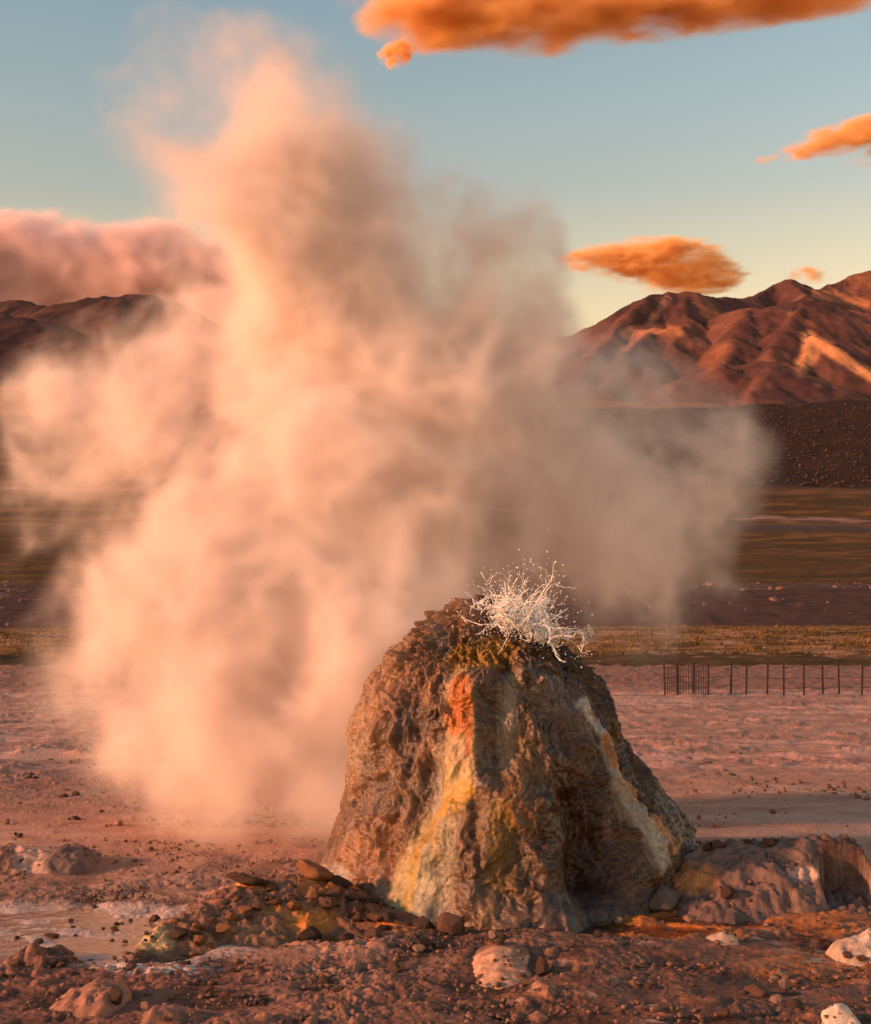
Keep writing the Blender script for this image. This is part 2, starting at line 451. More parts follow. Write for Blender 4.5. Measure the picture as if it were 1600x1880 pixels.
    # white salt crust at the lower left
    salt = smooth(1.2, 0.3, ((X + 1.15) / 0.28) ** 2 + ((Y - 5.25) / 0.14) ** 2) * smooth(0.35, 0.7, fbm(X * 9, Y * 22, octv=3, ridge=True))
    c = mixc(c, (0.62, 0.52, 0.48), salt)
    # far streaks
    st = fbm(X * 0.25, Y * 1.1 + 7, octv=4)
    far = smooth(11, 16, Y)
    c = mixc(c, (0.58, 0.33, 0.26), far * smooth(0.0, 0.35, st) * 0.8)
    c = mixc(c, (0.30, 0.14, 0.11), far * smooth(0.05, 0.4, -st) * 0.7)
    fringe = smooth(40, 44, Y + 2 * n_big)
    c = mixc(c, (0.21, 0.10, 0.075), fringe * 0.8)
    wet = np.clip(org * 0.8 + smooth(0.012, -0.01, Z - 0.0) * (Y < 8.5) + 0.22 * brown + calm_pool * 0.6, 0, 1)
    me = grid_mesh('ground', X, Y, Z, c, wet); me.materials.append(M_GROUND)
    return tag(link(bpy.data.objects.new('ground', me)), 'pinkish brown mineral soil strewn with clods around the geyser', kind='structure')
build_near_ground()

# ------------------------------------------------------------------ plain and slopes behind
def build_plain():
    rows, cols = 380, 420
    Yr = np.geomspace(50, 3200, rows); u = np.linspace(-0.62, 0.62, cols)
    Y = np.repeat(Yr[:, None], cols, 1); X = u[None] * Y
    pr = [(50, -2.0), (59, -1.62), (90, -1.13), (120, -1.5), (150, 1.88), (300, 5.4), (600, 28), (1000, 85), (1060, 92), (1500, 219), (2600, 388), (3300, 420)]
    pl = [(50, -2.0), (59, -1.62), (90, -1.4), (130, -1.8), (165, 1.6), (300, 8), (600, 42), (1000, 112), (1300, 170), (1800, 262), (2600, 425), (3300, 470)]
    t = smooth(-0.25, 0.25, X / Y)
    Z = interp(Y, pr) * t + interp(Y, pl) * (1 - t)
    hill = smooth(1020, 1500, Y) * (1 - smooth(1500, 1640, Y)) * smooth(0.16, 0.33, X / Y)
    Z += 22 * hill * smooth(0.1, 0.6, X / Y)
    Z -= 18 * smooth(1560, 2000, Y) * smooth(0.2, 0.3, X / Y)
    n1 = fbm(X / 60, Y / 90, octv=4)
    Z += (0.004 * Y) * n1 * smooth(80, 200, Y) + 0.18 * fbm(X / 3.0, Y / 9.0, octv=3, ridge=True) * (1 - smooth(200, 500, Y))
    py = HY + FPX * (CAMH - Z) / Y
    st = fbm(X / (0.13 * Y) + 1.5 * fbm(X / (0.3 * Y), np.log(Y) * 4, octv=2), np.log(Y) * 17 + 1.2 * fbm(X / (0.16 * Y) + 3, np.log(Y) * 6, octv=2), octv=5, gain=0.6); st2 = fbm(X / (0.03 * Y) + 5, np.log(Y) * 60, octv=3)
    st = st * 1.7; st2 = st2 * 1.5
    wob = Y * (1 + 0.022 * st)
    c = np.empty(X.shape + (3,), np.float32); c[:] = (0.21, 0.105, 0.05)
    near = 1 - smooth(100, 118, wob)                                # straw grass in thin sheets between bare strips
    c = mixc(c, (0.22, 0.115, 0.036), near)
    c = mixc(c, (0.36, 0.19, 0.12), near * smooth(0.05, 0.35, st + 0.5 * st2))
    c = mixc(c, (0.09, 0.05, 0.025), near * smooth(0.1, 0.4, -st - 0.3 * st2))
    c = mixc(c, (0.055, 0.036, 0.014), (1 - smooth(62, 66, Y + 5 * st2)) * 0.9)           # darker tussocks along the edge of the flat
    bank = smooth(108, 122, wob) * (1 - smooth(185, 205, wob))      # bare mauve bank
    c = mixc(c, (0.075, 0.042, 0.037), bank)
    c = mixc(c, (0.16, 0.095, 0.085), bank * smooth(150, 165, wob) * smooth(0.1, 0.4, st2))
    mid = smooth(190, 205, wob) * (1 - smooth(900, 960, wob))
    c = mixc(c, (0.085, 0.045, 0.016), mid)
    c = mixc(c, (0.19, 0.095, 0.032), mid * smooth(0.1, 0.45, st + 0.4 * st2) * 0.8)
    c = mixc(c, (0.060, 0.032, 0.016), mid * smooth(0.05, 0.4, -st) * 0.8)
    ln = np.exp(-((wob - 700) / 14) ** 2)
    c = mixc(c, (0.42, 0.25, 0.19), ln * 0.7 * smooth(-0.2, 0.2, st2 + 0.2))
    c = mixc(c, (0.07, 0.055, 0.06), np.exp(-((wob - 650) / 20) ** 2) * smooth(0.2, 0.26, X / Y))
    dark = smooth(900, 1040, wob)
    c = mixc(c, (0.036, 0.022, 0.017), dark)
    c = mixc(c, (0.06, 0.032, 0.020), dark * smooth(0.1, 0.5, fbm(X / 40, Y / 40, octv=4)) * 0.7)
    strip = smooth(1580, 1660, wob)
    c = mixc(c, (0.25, 0.115, 0.045), strip)
    c = mixc(c, (0.13, 0.06, 0.045), smooth(2450, 2900, Y) * 0.8)
    me = grid_mesh('plain', X, Y, Z, c); me.materials.append(M_PLAIN)
    ob = tag(link(bpy.data.objects.new('plain', me)), 'streaked ochre and brown plain rising towards the mountains', kind='structure')
    return ob, Yr, u, Z
PLAIN, PL_Y, PL_U, PL_Z = build_plain()
def plain_z(x, y):
    i = np.clip(np.searchsorted(PL_Y, y) - 1, 0, len(PL_Y) - 2); u = x / y
    j = np.clip(np.searchsorted(PL_U, u) - 1, 0, len(PL_U) - 2)
    ty = (y - PL_Y[i]) / (PL_Y[i+1] - PL_Y[i]); tu = (u - PL_U[j]) / (PL_U[j+1] - PL_U[j])
    return (PL_Z[i, j]*(1-ty) + PL_Z[i+1, j]*ty)*(1-tu) + (PL_Z[i, j+1]*(1-ty) + PL_Z[i+1, j+1]*ty)*tu

# a sheet far below and beyond, so that the land reaches the horizon
def build_land():
    s = 40000
    me = poly_mesh('land', [(-s, -s, -14), (s, -s, -14), (s, s, -14), (-s, s, -14)], [(0, 1, 2, 3)], False)
    m, nt, bs, N, L = new_mat('far_land'); bs.inputs['Base Color'].default_value = (0.2, 0.1, 0.065, 1); bs.inputs['Roughness'].default_value = 1
    me.materials.append(m)
    tag(link(bpy.data.objects.new('land', me)), 'brown high desert reaching to the horizon', kind='structure')
build_land()

# ------------------------------------------------------------------ mountains: heights as the upper envelope of sloping ridges
def ridge_field(X, Y, ridges, warp):
    H = np.full(X.shape, -1e9)
    Xw = X + warp[0]; Yw = Y + warp[1]
    for pts, slope in ridges:
        w = [P(*p) for p in pts]
        for i in range(len(w) - 1):
            (ax, ay, az), (bx, by, bz) = w[i], w[i+1]
            vx, vy = bx - ax, by - ay
            t = np.clip(((Xw - ax) * vx + (Yw - ay) * vy) / max(vx*vx + vy*vy, 1e-6), 0, 1)
            d = np.hypot(Xw - ax - t*vx, Yw - ay - t*vy)
            h = az + t * (bz - az) - slope * (np.sqrt(d*d + 10.0**2) - 10.0)
            H = np.maximum(H, h)
    return H

def build_mountain(name, label, ridges, xr, yr, nx, ny, tones, seed, gully=13, lit=None):
    x = np.linspace(*xr, nx); y = np.linspace(*yr, ny)
    X, Y = np.meshgrid(x, y)
    wp = (70 * fbm(X / 420 + seed, Y / 420, octv=4), 110 * fbm(X / 420, Y / 420 + seed, octv=4))
    H = ridge_field(X, Y, ridges, (wp[0] * 0.35, wp[1] * 0.6))
    g = fbm(X / 150 + seed + 0.4 * fbm(X / 300, Y / 300, octv=2), Y / 420, octv=6, ridge=True, gain=0.55)
    H0 = H.copy()
    H = H + gully * (g - 0.45) + 5 * fbm(X / 40, Y / 40, octv=3)
    floor = plain_z(X, np.minimum(Y, 3190)) - 8
    floor = np.where(Y > 3190, 405, floor)
    H = np.maximum(H, floor - 6)
    base, t2, t3, t4 = tones
    c = np.empty(X.shape + (3,), np.float32); c[:] = base
    n = fbm(X / 260 + 3 * seed, Y / 360, octv=5)
    c = mixc(c, t2, smooth(0.0, 0.35, n) * 0.85)
    c = mixc(c, t3, smooth(0.05, 0.4, fbm(X / 170 + 11, Y / 300 + seed, octv=5)) * 0.8)
    c = mixc(c, t4, smooth(0.25, 0.5, g * 0.6 + n * 0.8) * 0.6)
    if lit: c = lit(c, X, Y, H)
    me = grid_mesh(name, X, Y, H, c); me.materials.append(M_HILL)
    return tag(link(bpy.data.objects.new(name, me)), label, kind='structure')

# right range
def lit_sand(c, X, Y, H):  # sand tones, with the sunlit look of the slopes painted in
    px = CX + FPX * X / Y; py = HY + FPX * (CAMH - H) / Y
    n = fbm(X / 60, Y / 60, octv=4)
    def tri(pts, w):
        d, t = polydist(px, py, pts); return smooth(w, w * 0.35, d + 5 * n)
    m = np.maximum.reduce([tri([(1486, 622), (1490, 650), (1475, 668)], 22), tri([(1486, 620), (1530, 645), (1600, 690), (1680, 740)], 15)])
    c = mixc(c, (0.55, 0.25, 0.12), m * (Y < 3900))
    m = tri([(1150, 612), (1206, 603), (1245, 610)], 15)
    c = mixc(c, (0.46, 0.19, 0.10), m * 0.8)
    m = tri([(1500, 540), (1560, 550), (1590, 556)], 13); c = mixc(c, (0.44, 0.18, 0.09), m * 0.8)
    m = tri([(1225, 550), (1190, 600), (1150, 640)], 10); c = mixc(c, (0.36, 0.17, 0.11), m * 0.7)
    m = tri([(1340, 640), (1300, 665)], 22); c = mixc(c, (0.34, 0.14, 0.08), m * 0.6)
    return c
R_RIDGES = [
    # far skyline
    ([(860, 640, 4900), (940, 606, 4800), (965, 606, 4700), (1000, 620, 4600), (1040, 620, 4500), (1090, 598, 4450), (1130, 578, 4400), (1170, 556, 4350), (1195, 541, 4300), (1215, 541, 4300),
      (1257, 535, 4300), (1285, 544, 4350), (1310, 549, 4450), (1370, 549, 4700), (1400, 534, 4900), (1425, 522, 5000), (1450, 512, 5000), (1475, 522, 5050), (1500, 530, 5100), (1530, 521, 5200),
      (1560, 507, 5300), (1593, 498, 5300), (1640, 505, 5300), (1750, 540, 5300), (1900, 600, 5300)], 0.62),
    # spurs of the left peak
    ([(1195, 541, 4300), (1150, 590, 3950), (1095, 655, 3500), (1060, 700, 3250)], 0.60),
    ([(1257, 537, 4300), (1262, 585, 3950), (1240, 640, 3600)], 0.7),
    ([(1170, 606, 3900), (1206, 598, 3850), (1245, 606, 3800)], 0.55),
    ([(1206, 598, 3850), (1140, 660, 3450), (1110, 720, 3150)], 0.5),
    # front massif
    ([(1300, 590, 4050), (1337, 574, 4000), (1372, 562, 3950), (1400, 564, 3900), (1431, 559, 3880), (1477, 548, 3880), (1521, 556, 3900), (1556, 573, 3900), (1600, 588, 3900), (1700, 620, 3900), (1850, 680, 3800)], 0.64),
    ([(1372, 562, 3950), (1350, 620, 3600), (1320, 690, 3250)], 0.62),
    ([(1477, 548, 3880), (1440, 600, 3650), (1415, 650, 3400)], 0.66),
    ([(1450, 515, 5000), (1500, 556, 4500), (1570, 570, 4300)], 0.5),
    # sunlit dune ridge and low front hills
    ([(1486, 617, 3550), (1530, 640, 3450), (1600, 690, 3300), (1700, 745, 3150)], 0.75),
    ([(1486, 617, 3550), (1465, 668, 3400)], 0.75),
    ([(1340, 676, 3250), (1359, 668, 3220), (1394, 663, 3200), (1450, 685, 3150), (1500, 706, 3100), (1580, 745, 3050)], 0.45),
    ([(1230, 700, 3200), (1290, 676, 3150), (1330, 668, 3120), (1375, 690, 3100)], 0.6),
]
build_mountain('mountains', 'red brown desert mountains with sandy sunlit spurs', R_RIDGES, (-500, 3300), (2650, 5900), 560, 400,
               ((0.105, 0.050, 0.044), (0.16, 0.068, 0.050), (0.062, 0.036, 0.040), (0.22, 0.10, 0.068)), 1.0, lit=lit_sand)
L_RIDGES = [
    ([(-300, 560, 4600), (-120, 562, 4500), (0, 553, 4500), (40, 546, 4500), (62, 556, 4400), (95, 562, 4300), (135, 557, 4200), (180, 543, 4100), (230, 539, 4100), (285, 544, 4100), (330, 561, 4100),
      (380, 590, 4100), (440, 622, 4200), (520, 660, 4300), (700, 690, 4500), (900, 640, 4800)], 0.5),
    ([(230, 541, 4100), (200, 600, 3600), (190, 650, 3200)], 0.5),
    ([(-200, 560, 3700), (0, 580, 3650), (60, 585, 3600), (100, 592, 3560), (135, 606, 3500), (190, 640, 3350), (260, 690, 3150)], 0.45),
    ([(40, 546, 4500), (90, 572, 4200), (120, 592, 3900)], 0.5),
]
build_mountain('hills', 'dark rounded mountain on the far side of the plain', L_RIDGES, (-3300, 200), (2650, 5600), 320, 260,
               ((0.060, 0.034, 0.034), (0.085, 0.046, 0.040), (0.045, 0.028, 0.032), (0.11, 0.058, 0.045)), 4.0, gully=16)

# ------------------------------------------------------------------ shrubs on the dark hillside (nobody could count them)
def build_scrub():
    r = np.random.default_rng(11)
    n = 9000
    y = r.uniform(1040, 1600, n); x = y * r.uniform(0.12, 0.62, n)
    z = np.array([plain_z(a_, b_) for a_, b_ in zip(x, y)])
    V, F = [], []
    ico = [(0, 0, 1), (.9, 0, .35), (.28, .85, .4), (-.72, .53, .3), (-.72, -.53, .4), (.28, -.85, .35), (0.5, 0.4, -0.3), (-0.5, 0.1, -0.3), (0.1, -0.5, -0.3)]
    tri = [(0, 1, 2), (0, 2, 3), (0, 3, 4), (0, 4, 5), (0, 5, 1), (1, 6, 2), (2, 7, 3), (3, 7, 4), (4, 8, 5), (5, 8, 1), (2, 6, 7), (5, 8, 4), (1, 8, 6)]
    for k in range(n):
        s = 0.5 + 1.9 * r.random()**2; b = len(V); an = r.uniform(0, 6.28); ca, sa = math.cos(an), math.sin(an); hz = r.uniform(0.5, 1.0)
        for (a_, b2, c_) in ico:
            j = r.uniform(0.75, 1.2)
            V.append((x[k] + s*j*(a_*ca - b2*sa), y[k] + s*j*(a_*sa + b2*ca), z[k] + s*hz*c_*j))
        F += [(b+i, b+j, b+k2) for i, j, k2 in tri]
    me = poly_mesh('scrub', V, F, False)
    m, nt, bs, N, L = new_mat('dry_scrub')
    g = N.new('ShaderNodeTexNoise'); g.inputs['Scale'].default_value = 0.12; g.inputs['Detail'].default_value = 3
    tc = N.new('ShaderNodeTexCoord'); L.new(tc.outputs['Object'], g.inputs['Vector'])
    cr = N.new('ShaderNodeValToRGB'); e_ = cr.color_ramp.elements
    e_[0].position = 0.35; e_[0].color = (0.035, 0.024, 0.018, 1); e_[1].position = 0.75; e_[1].color = (0.115, 0.062, 0.036, 1)
    L.new(g.outputs['Fac'], cr.inputs[0]); L.new(cr.outputs[0], bs.inputs['Base Color']); bs.inputs['Roughness'].default_value = 1
    me.materials.append(m)
    tag(link(bpy.data.objects.new('scrub', me)), 'dark dry scrub dotting the hillside below the right mountains', kind='stuff')
build_scrub()

# tufts of straw grass on the plain behind the fence
def build_grass():
    r = np.random.default_rng(12)
    n = 5000
    y = 62 + 50 * r.beta(1.2, 1.6, n); x = y * r.uniform(-0.45, 0.45, n)
    keep = fbm(x / (0.09 * y), np.log(y) * 26, octv=4) < 0.12
    x, y = x[keep], y[keep]
    V, F = [], []
    for a_, b_ in zip(x, y):
        z0 = float(plain_z(a_, b_)); s = r.uniform(0.12, 0.34)
        for q in range(5):
            an = r.uniform(0, 6.28); ln = r.uniform(0.3, 1.0) * s * 1.3; b = len(V)
            ox, oy = math.cos(an), math.sin(an)
            V += [(a_ - oy*0.05 + ox*ln*0.2, b_ + ox*0.05 + oy*ln*0.2, z0 - 0.03), (a_ + oy*0.05 + ox*ln*0.2, b_ - ox*0.05 + oy*ln*0.2, z0 - 0.03), (a_ + ox*ln, b_ + oy*ln, z0 + s*r.uniform(0.5, 1.0))]
            F.append((b, b+1, b+2))
    me = poly_mesh('grass', V, F, False)
    m, nt, bs, N, L = new_mat('straw_grass')
    g = N.new('ShaderNodeTexNoise'); g.inputs['Scale'].default_value = 0.4
    tc = N.new('ShaderNodeTexCoord'); L.new(tc.outputs['Object'], g.inputs['Vector'])
    cr = N.new('ShaderNodeValToRGB'); e_ = cr.color_ramp.elements
    e_[0].position = 0.35; e_[0].color = (0.10, 0.06, 0.02, 1); e_[1].position = 0.68; e_[1].color = (0.28, 0.155, 0.05, 1)
    L.new(g.outputs['Fac'], cr.inputs[0]); L.new(cr.outputs[0], bs.inputs['Base Color']); bs.inputs['Roughness'].default_value = 1
    me.materials.append(m)
    tag(link(bpy.data.objects.new('grass', me)), 'straw coloured bunch grass in low tufts on the plain behind the fence', kind='stuff')
build_grass()

# ------------------------------------------------------------------ geyser cone
def build_cone():
    nt_, nz_ = 900, 540
    L_SIL = [(1640, 575), (1620, 598), (1590, 618), (1560, 630), (1500, 640), (1450, 648), (1400, 648), (1340, 654), (1290, 667), (1240, 690), (1200, 712), (1160, 752), (1125, 802), (1105, 842)]
    R_SIL = [(1640, 1310), (1600, 1298), (1560, 1277), (1500, 1246), (1450, 1231), (1400, 1208), (1340, 1166), (1290, 1141), (1240, 1121), (1200, 1082), (1165, 1034), (1125, 982), (1105, 945)]
    yc = CONE_C[1]
    zl = [CAMH + (HY - py) / FPX * yc for py, _ in L_SIL][::1]; xl = [(px - CX) / FPX * yc for _, px in L_SIL]
    zr = [CAMH + (HY - py) / FPX * yc for py, _ in R_SIL]; xr = [(px - CX) / FPX * yc for _, px in R_SIL]
    th = np.linspace(0, 2 * math.pi, nt_, endpoint=False)[None, :]
    t = np.linspace(0, 1, nz_)[:, None]
    # outer wall for t < .80, lip and crater beyond
    cth, sth = np.cos(th), np.sin(th)
    ztop = 1.385 - 0.085 * cth + 0.085 * sth        # rim: high at the back left, low at the front right
    ztop = ztop + 0.035 * fbm(cth * 2.2, sth * 2.2, octv=3)
    wall = np.clip(t / 0.80, 0, 1) * np.ones_like(th)
    z = -0.12 + (ztop + 0.12) * (1 - (1 - wall) ** 1.15)
    XL = np.interp(z, zl, xl); XR = np.interp(z, zr, xr)
    cx_ = (XL + XR) / 2; rx = (XR - XL) / 2
    # a slight squareness, more bulging at the front
    sq = 1 + 0.05 * np.cos(4 * th)
    ry = rx * (0.92 + 0.04 * (1 - wall))
    u = np.clip((t - 0.80) / 0.20, 0, 1)
    # a lumpy shoulder runs in from the rim to the mouth, which opens towards the right and the front
    a1 = smooth(0, 0.5, u); a2 = smooth(0.42, 1.0, u)
    mr = 0.215 * (1 + 0.12 * fbm(cth * 1.5 + 4, sth * 1.5, octv=3)) * (1 - 0.95 * a2)
    mx, my = 0.475 + mr * cth * 1.05, yc - 0.07 + mr * sth
    zm = 1.385 - 0.36 * (mx - 0.475) + 0.42 * (my - yc + 0.07)
    zr_ = ztop; ex_ = cx_ + rx * sq * cth; ey_ = yc + ry * sq * sth
    X = ex_ * (1 - a1) + mx * a1; Y = ey_ * (1 - a1) + my * a1
    Z = z * (1 - a1) + zm * a1 + 0.05 * np.sin(np.clip(a1, 0, 1) * math.pi) * smooth(0.2, -0.6, cth) - 0.30 * smooth(0.0, 0.7, a2)
    nxn, nyn = cth / np.maximum(rx, .2), sth / np.maximum(ry, .2)
    nl = np.hypot(nxn, nyn); nxn, nyn = nxn / nl, nyn / nl
    nzn = np.full_like(X, 0.35) + 0.6 * u
    front = smooth(0.25, -0.25, sth) * np.ones_like(X)
    # ---- large forms, in metres on the cone's own x and height
    px = CX + FPX * X / yc; py = HY + FPX * (CAMH - Z) / yc          # tracing coordinates on the plane through the axis
    # front surface stands nearer than the axis: scale the traced lines on to it
    yv = Y; pxf = CX + FPX * X / yv; pyf = HY + FPX * (CAMH - Z) / yv
    D = np.zeros_like(X)
    def rib(pts, w, amp, sharp=1.0):
        d, tt = polydist(pxf, pyf, pts)
        return amp * np.exp(-(d / w) ** 2 * sharp) * front
    D += rib([(868, 1250), (872, 1330), (860, 1430), (842, 1470), (800, 1540), (770, 1640), (760, 1700)], 34, 0.050)
    D += rib([(880, 1240), (960, 1210), (1060, 1280), (1090, 1340)], 42, 0.05)
    D += rib([(1095, 1290), (1130, 1390), (1175, 1480), (1215, 1580)], 40, 0.055)
    D += rib([(905, 1480), (880, 1560), (870, 1680)], 44, 0.06)
    D += rib([(900, 1440), (960, 1470), (1010, 1560), (1030, 1680)], 40, 0.035)
    D += rib([(1110, 1540), (1110, 1570), (1100, 1600)], 50, -0.13)
    D += rib([(1075, 1470), (1070, 1560), (1075, 1620)], 42, -0.10)
    D += rib([(905, 1300), (910, 1400), (925, 1440)], 22, -0.035)
    D += rib([(775, 1350), (790, 1450), (770, 1520)], 26, -0.030)
    D += rib([(830, 1215), (900, 1205), (940, 1215)], 24, -0.065)
    D += rib([(790, 1180), (800, 1160), (815, 1150)], 20, -0.05)
    D += rib([(700, 1300), (680, 1400), (690, 1500), (660, 1600)], 45, 0.03)
    D += rib([(1150, 1350), (1170, 1420), (1200, 1480)], 12, -0.04)
    lump_gain = 0.75 + 0.5 * smooth(0, 0.4, fbm(X * 1.7, Y * 1.7, Z * 1.7, octv=2))
    flow_d, flow_t = polydist(pxf, pyf, [(842, 1250), (845, 1340), (832, 1440), (800, 1530), (765, 1690)])
    flow_w = interp(flow_t, [(0, 26), (0.4, 30), (0.7, 40), (1, 42)])
    flow = smooth(1.25, 0.6, flow_d / flow_w + 0.25 * fbm(X * 6, Z * 2.5, octv=3)) * front
    D += 0.075 * fbm(X * 2.3, Y * 2.3, Z * 1.6, octv=3)
    D += 0.040 * np.clip(fbm(X * 4.4 + 7, Y * 4.4, Z * 3.6, octv=3) + 0.15, -0.3, 0.6) * (1 - 0.5 * flow)
    w1, w2_ = 0.10 * fbm(X * 4 + 2, Y * 4, Z * 4, octv=2), 0.10 * fbm(X * 4, Y * 4 + 6, Z * 4, octv=2)
    rid = fbm((X + w1) * 4.2 + 3, (Y + w2_) * 4.2, (Z + w1 * 1.5) * 2.6 + 0.5 * X, octv=5, ridge=True, gain=0.52)
    crag = smooth(-0.25, 0.3, fbm(X * 2.6 + 12, Y * 2.6, Z * 2.2, octv=3))
    D -= 0.040 + 0.030 * smooth(0.3, 0.8, Z) + 0.05 * np.clip(cth, 0, 1) * smooth(0.35, 0.75, Z)
    D += 0.060 * (0.25 + crag) * (rid - 0.45)
    fac = fbm((X + w1) * 2.4 + 21, (Y + w2_) * 2.4, Z * 2.0, octv=2); D += 0.055 * (np.round(fac * 3.5 + 0.35 * rid) / 3.5) * 0.6 * (1 - 0.7 * flow)      # broken ledges and slabs * (1 - 0.6 * flow)
    cauli = 1 - np.abs(fbm(X * 13, Y * 13, Z * 11, octv=4, gain=0.6)) * 2.6
    topz = smooth(0.95, 1.25, Z) * (1 - 0.7 * front) + smooth(1.12, 1.3, Z) * 0.6
    backr = smooth(0.15, -0.3, -cth * 0.5 + 0.0 + (sth < 0) * 0.4)
    D += (0.004 + 0.012 * (1 - crag) + 0.034 * np.clip(topz, 0, 1)) * (cauli - 0.4) * (1 - 0.65 * flow)
    D += 0.005 * (0.2 + crag) * fbm(X * 42, Y * 42, Z * 34, octv=3) * (1 - 0.4 * flow)
    # knobbly sinter beads near the rim and vertical runnels down the sides
    bead = fbm(X * 24, Y * 24, Z * 24, octv=2)
    D += 0.010 * np.clip(topz, 0, 1) * np.abs(bead) * 2
    ang = th * np.ones_like(X)
    runnel = fbm(ang * 9 + 0.7 * fbm(ang * 3, Z * 2, octv=2), Z * 1.2, octv=4, ridge=True)
    nod = pebbles(ang * 0.85 + w1, Z + w2_, 0.15, 0.8, 51, 0.2, 0.5) + 0.8 * pebbles(ang * 0.85 + w1, Z + w2_, 0.07, 0.8, 52, 0.2, 0.5)
    D += 0.75 * nod * smooth(0.35, 0.9, crag * 0.6 + np.clip(topz, 0, 1) * 0.6) * (1 - 0.8 * flow) * (1 - u)
    D += 0.010 * (runnel - 0.4) * smooth(0.02, 0.3, Z) * (1 - u)
    D += 0.07 * smooth(0.22, -0.02, Z) * (0.4 + fbm(ang * 3.0, Z * 3, octv=3))
    fadein = 1 - 0.4 * u
    X2 = X + nxn * D * fadein; Y2 = Y + nyn * D * fadein; Z2 = Z + nzn * D * fadein * smooth(0, 0.2, Z)
    # ---- mineral colours, with some light and shade painted in
    n0 = fbm(X * 3, Y * 3, Z * 2.2, octv=5); n1 = fbm(X * 9 + 5, Y * 9, Z * 6, octv=4); vert = fbm(ang * 26, Z * 3.2, octv=4)
    c = np.empty(X.shape + (3,), np.float32); c[:] = (0.175, 0.095, 0.060)
    c = mixc(c, (0.30, 0.155, 0.085), smooth(0.0, 0.4, n0) * 0.8)
    c = mixc(c, (0.15, 0.108, 0.092), smooth(0.0, 0.35, fbm(X * 2.3 + 8, Y * 2.3, Z * 2.3, octv=4)) * 0.85)
    c = mixc(c, (0.075, 0.042, 0.03), smooth(0.12, 0.45, -n1 - 0.2 * n0) * 0.7)
    c = mixc(c, (0.34, 0.17, 0.065), smooth(0.15, 0.5, n1 + 0.3 * n0) * 0.55)
    flow = smooth(1.25, 0.6, flow_d / flow_w + 0.25 * fbm(X * 6, Z * 2.5, octv=3)) * front
    shade_side = smooth(0.0, 0.45, cth * front + 0.25 * n0) * (0.6 + 0.4 * smooth(-0.3, 0.3, n0)); c = c * (1 - 0.42 * shade_side * (1 - flow))[..., None]      # shade of the cone's right side, painted into its colour
    def stain(pts, w, col, strength, wob=0.5, streak=0.6, fr=front):
        nonlocal c
        d, tt = polydist(pxf, pyf, pts)
        ww = interp(tt, w) if isinstance(w, list) else w
        m = smooth(1.2, 0.45, d / ww + wob * n1 + streak * vert)
        c = mixc(c, col, m * strength * fr)
    stain([(690, 1240), (660, 1330), (650, 1420)], 22, (0.52, 0.36, 0.25), 0.7, fr=1.0)
    stain([(745, 1150), (700, 1230)], 12, (0.60, 0.47, 0.36), 0.7, fr=1.0)
    stain([(720, 1200), (700, 1300), (720, 1400)], 55, (0.34, 0.17, 0.085), 0.55)
    stain([(755, 1330), (700, 1450), (690, 1530)], 55, (0.15, 0.11, 0.10), 0.6)
    stain([(700, 1540), (640, 1620), (690, 1640)], 60, (0.36, 0.17, 0.095), 0.75)
    stain([(625, 1600), (612, 1640)], 20, (0.50, 0.44, 0.42), 0.7, fr=1.0)
    stain([(820, 1200), (880, 1195), (925, 1190)], 34, (0.36, 0.20, 0.035), 0.85, streak=0.1)
    stain([(790, 1150), (795, 1180)], 18, (0.20, 0.19, 0.19), 0.7, streak=0.1)
    # main flow: rust at its head, cream, then yellow fanning out at the foot
    stain([(842, 1248), (845, 1340), (834, 1440)], [(0, 36), (1, 34)], (0.60, 0.43, 0.24), 0.95, 0.35, 0.3)
    stain([(834, 1440), (800, 1530), (765, 1600), (752, 1700)], [(0, 36), (0.5, 46), (1, 44)], (0.62, 0.47, 0.22), 0.95, 0.45, 0.5)
    stain([(850, 1252), (845, 1290), (842, 1330)], 24, (0.58, 0.16, 0.02), 0.95, 0.5, 0.6)
    stain([(862, 1258), (862, 1330), (860, 1380)], 9, (0.55, 0.17, 0.03), 0.8, 0.4, 0.3)
    stain([(850, 1450), (812, 1510), (775, 1580)], 22, (0.66, 0.36, 0.05), 0.85, 0.6, 0.5)
    stain([(766, 1600), (750, 1690)], 9, (0.62, 0.42, 0.06), 0.9, 0.3, 0.2)
    stain([(790, 1560), (775, 1690)], 12, (0.60, 0.55, 0.40), 0.8, 0.3, 0.8)
    stain([(826, 1520), (815, 1600), (805, 1690)], 30, (0.40, 0.36, 0.27), 0.75, 0.4, 0.8)
    stain([(800, 1380), (790, 1480)], 12, (0.42, 0.40, 0.33), 0.7, 0.3, 0.8)
    # grey and green-grey curtains
    stain([(885, 1260), (890, 1330), (895, 1440)], 20, (0.13, 0.098, 0.082), 0.8)
    stain([(940, 1250), (935, 1330), (930, 1400)], 24, (0.42, 0.36, 0.29), 0.75, 0.3, 0.9)
    stain([(990, 1240), (1050, 1290), (1080, 1330)], 40, (0.21, 0.165, 0.15), 0.8)
    stain([(1075, 1290), (1110, 1330), (1130, 1380), (1150, 1440)], 14, (0.62, 0.55, 0.50), 0.95, 0.3, 0.7)
    stain([(1150, 1440), (1180, 1500), (1215, 1590)], 18, (0.56, 0.50, 0.45), 0.95, 0.3, 0.8)
    stain([(1120, 1355), (1140, 1400), (1185, 1470), (1235, 1560)], 13, (0.62, 0.25, 0.07), 0.9, 0.5, 0.4)
    stain([(960, 1380), (975, 1480)], 46, (0.26, 0.15, 0.05), 0.5)
    stain([(915, 1500), (925, 1600), (915, 1680)], 34, (0.30, 0.175, 0.03), 0.75, 0.5, 0.9)
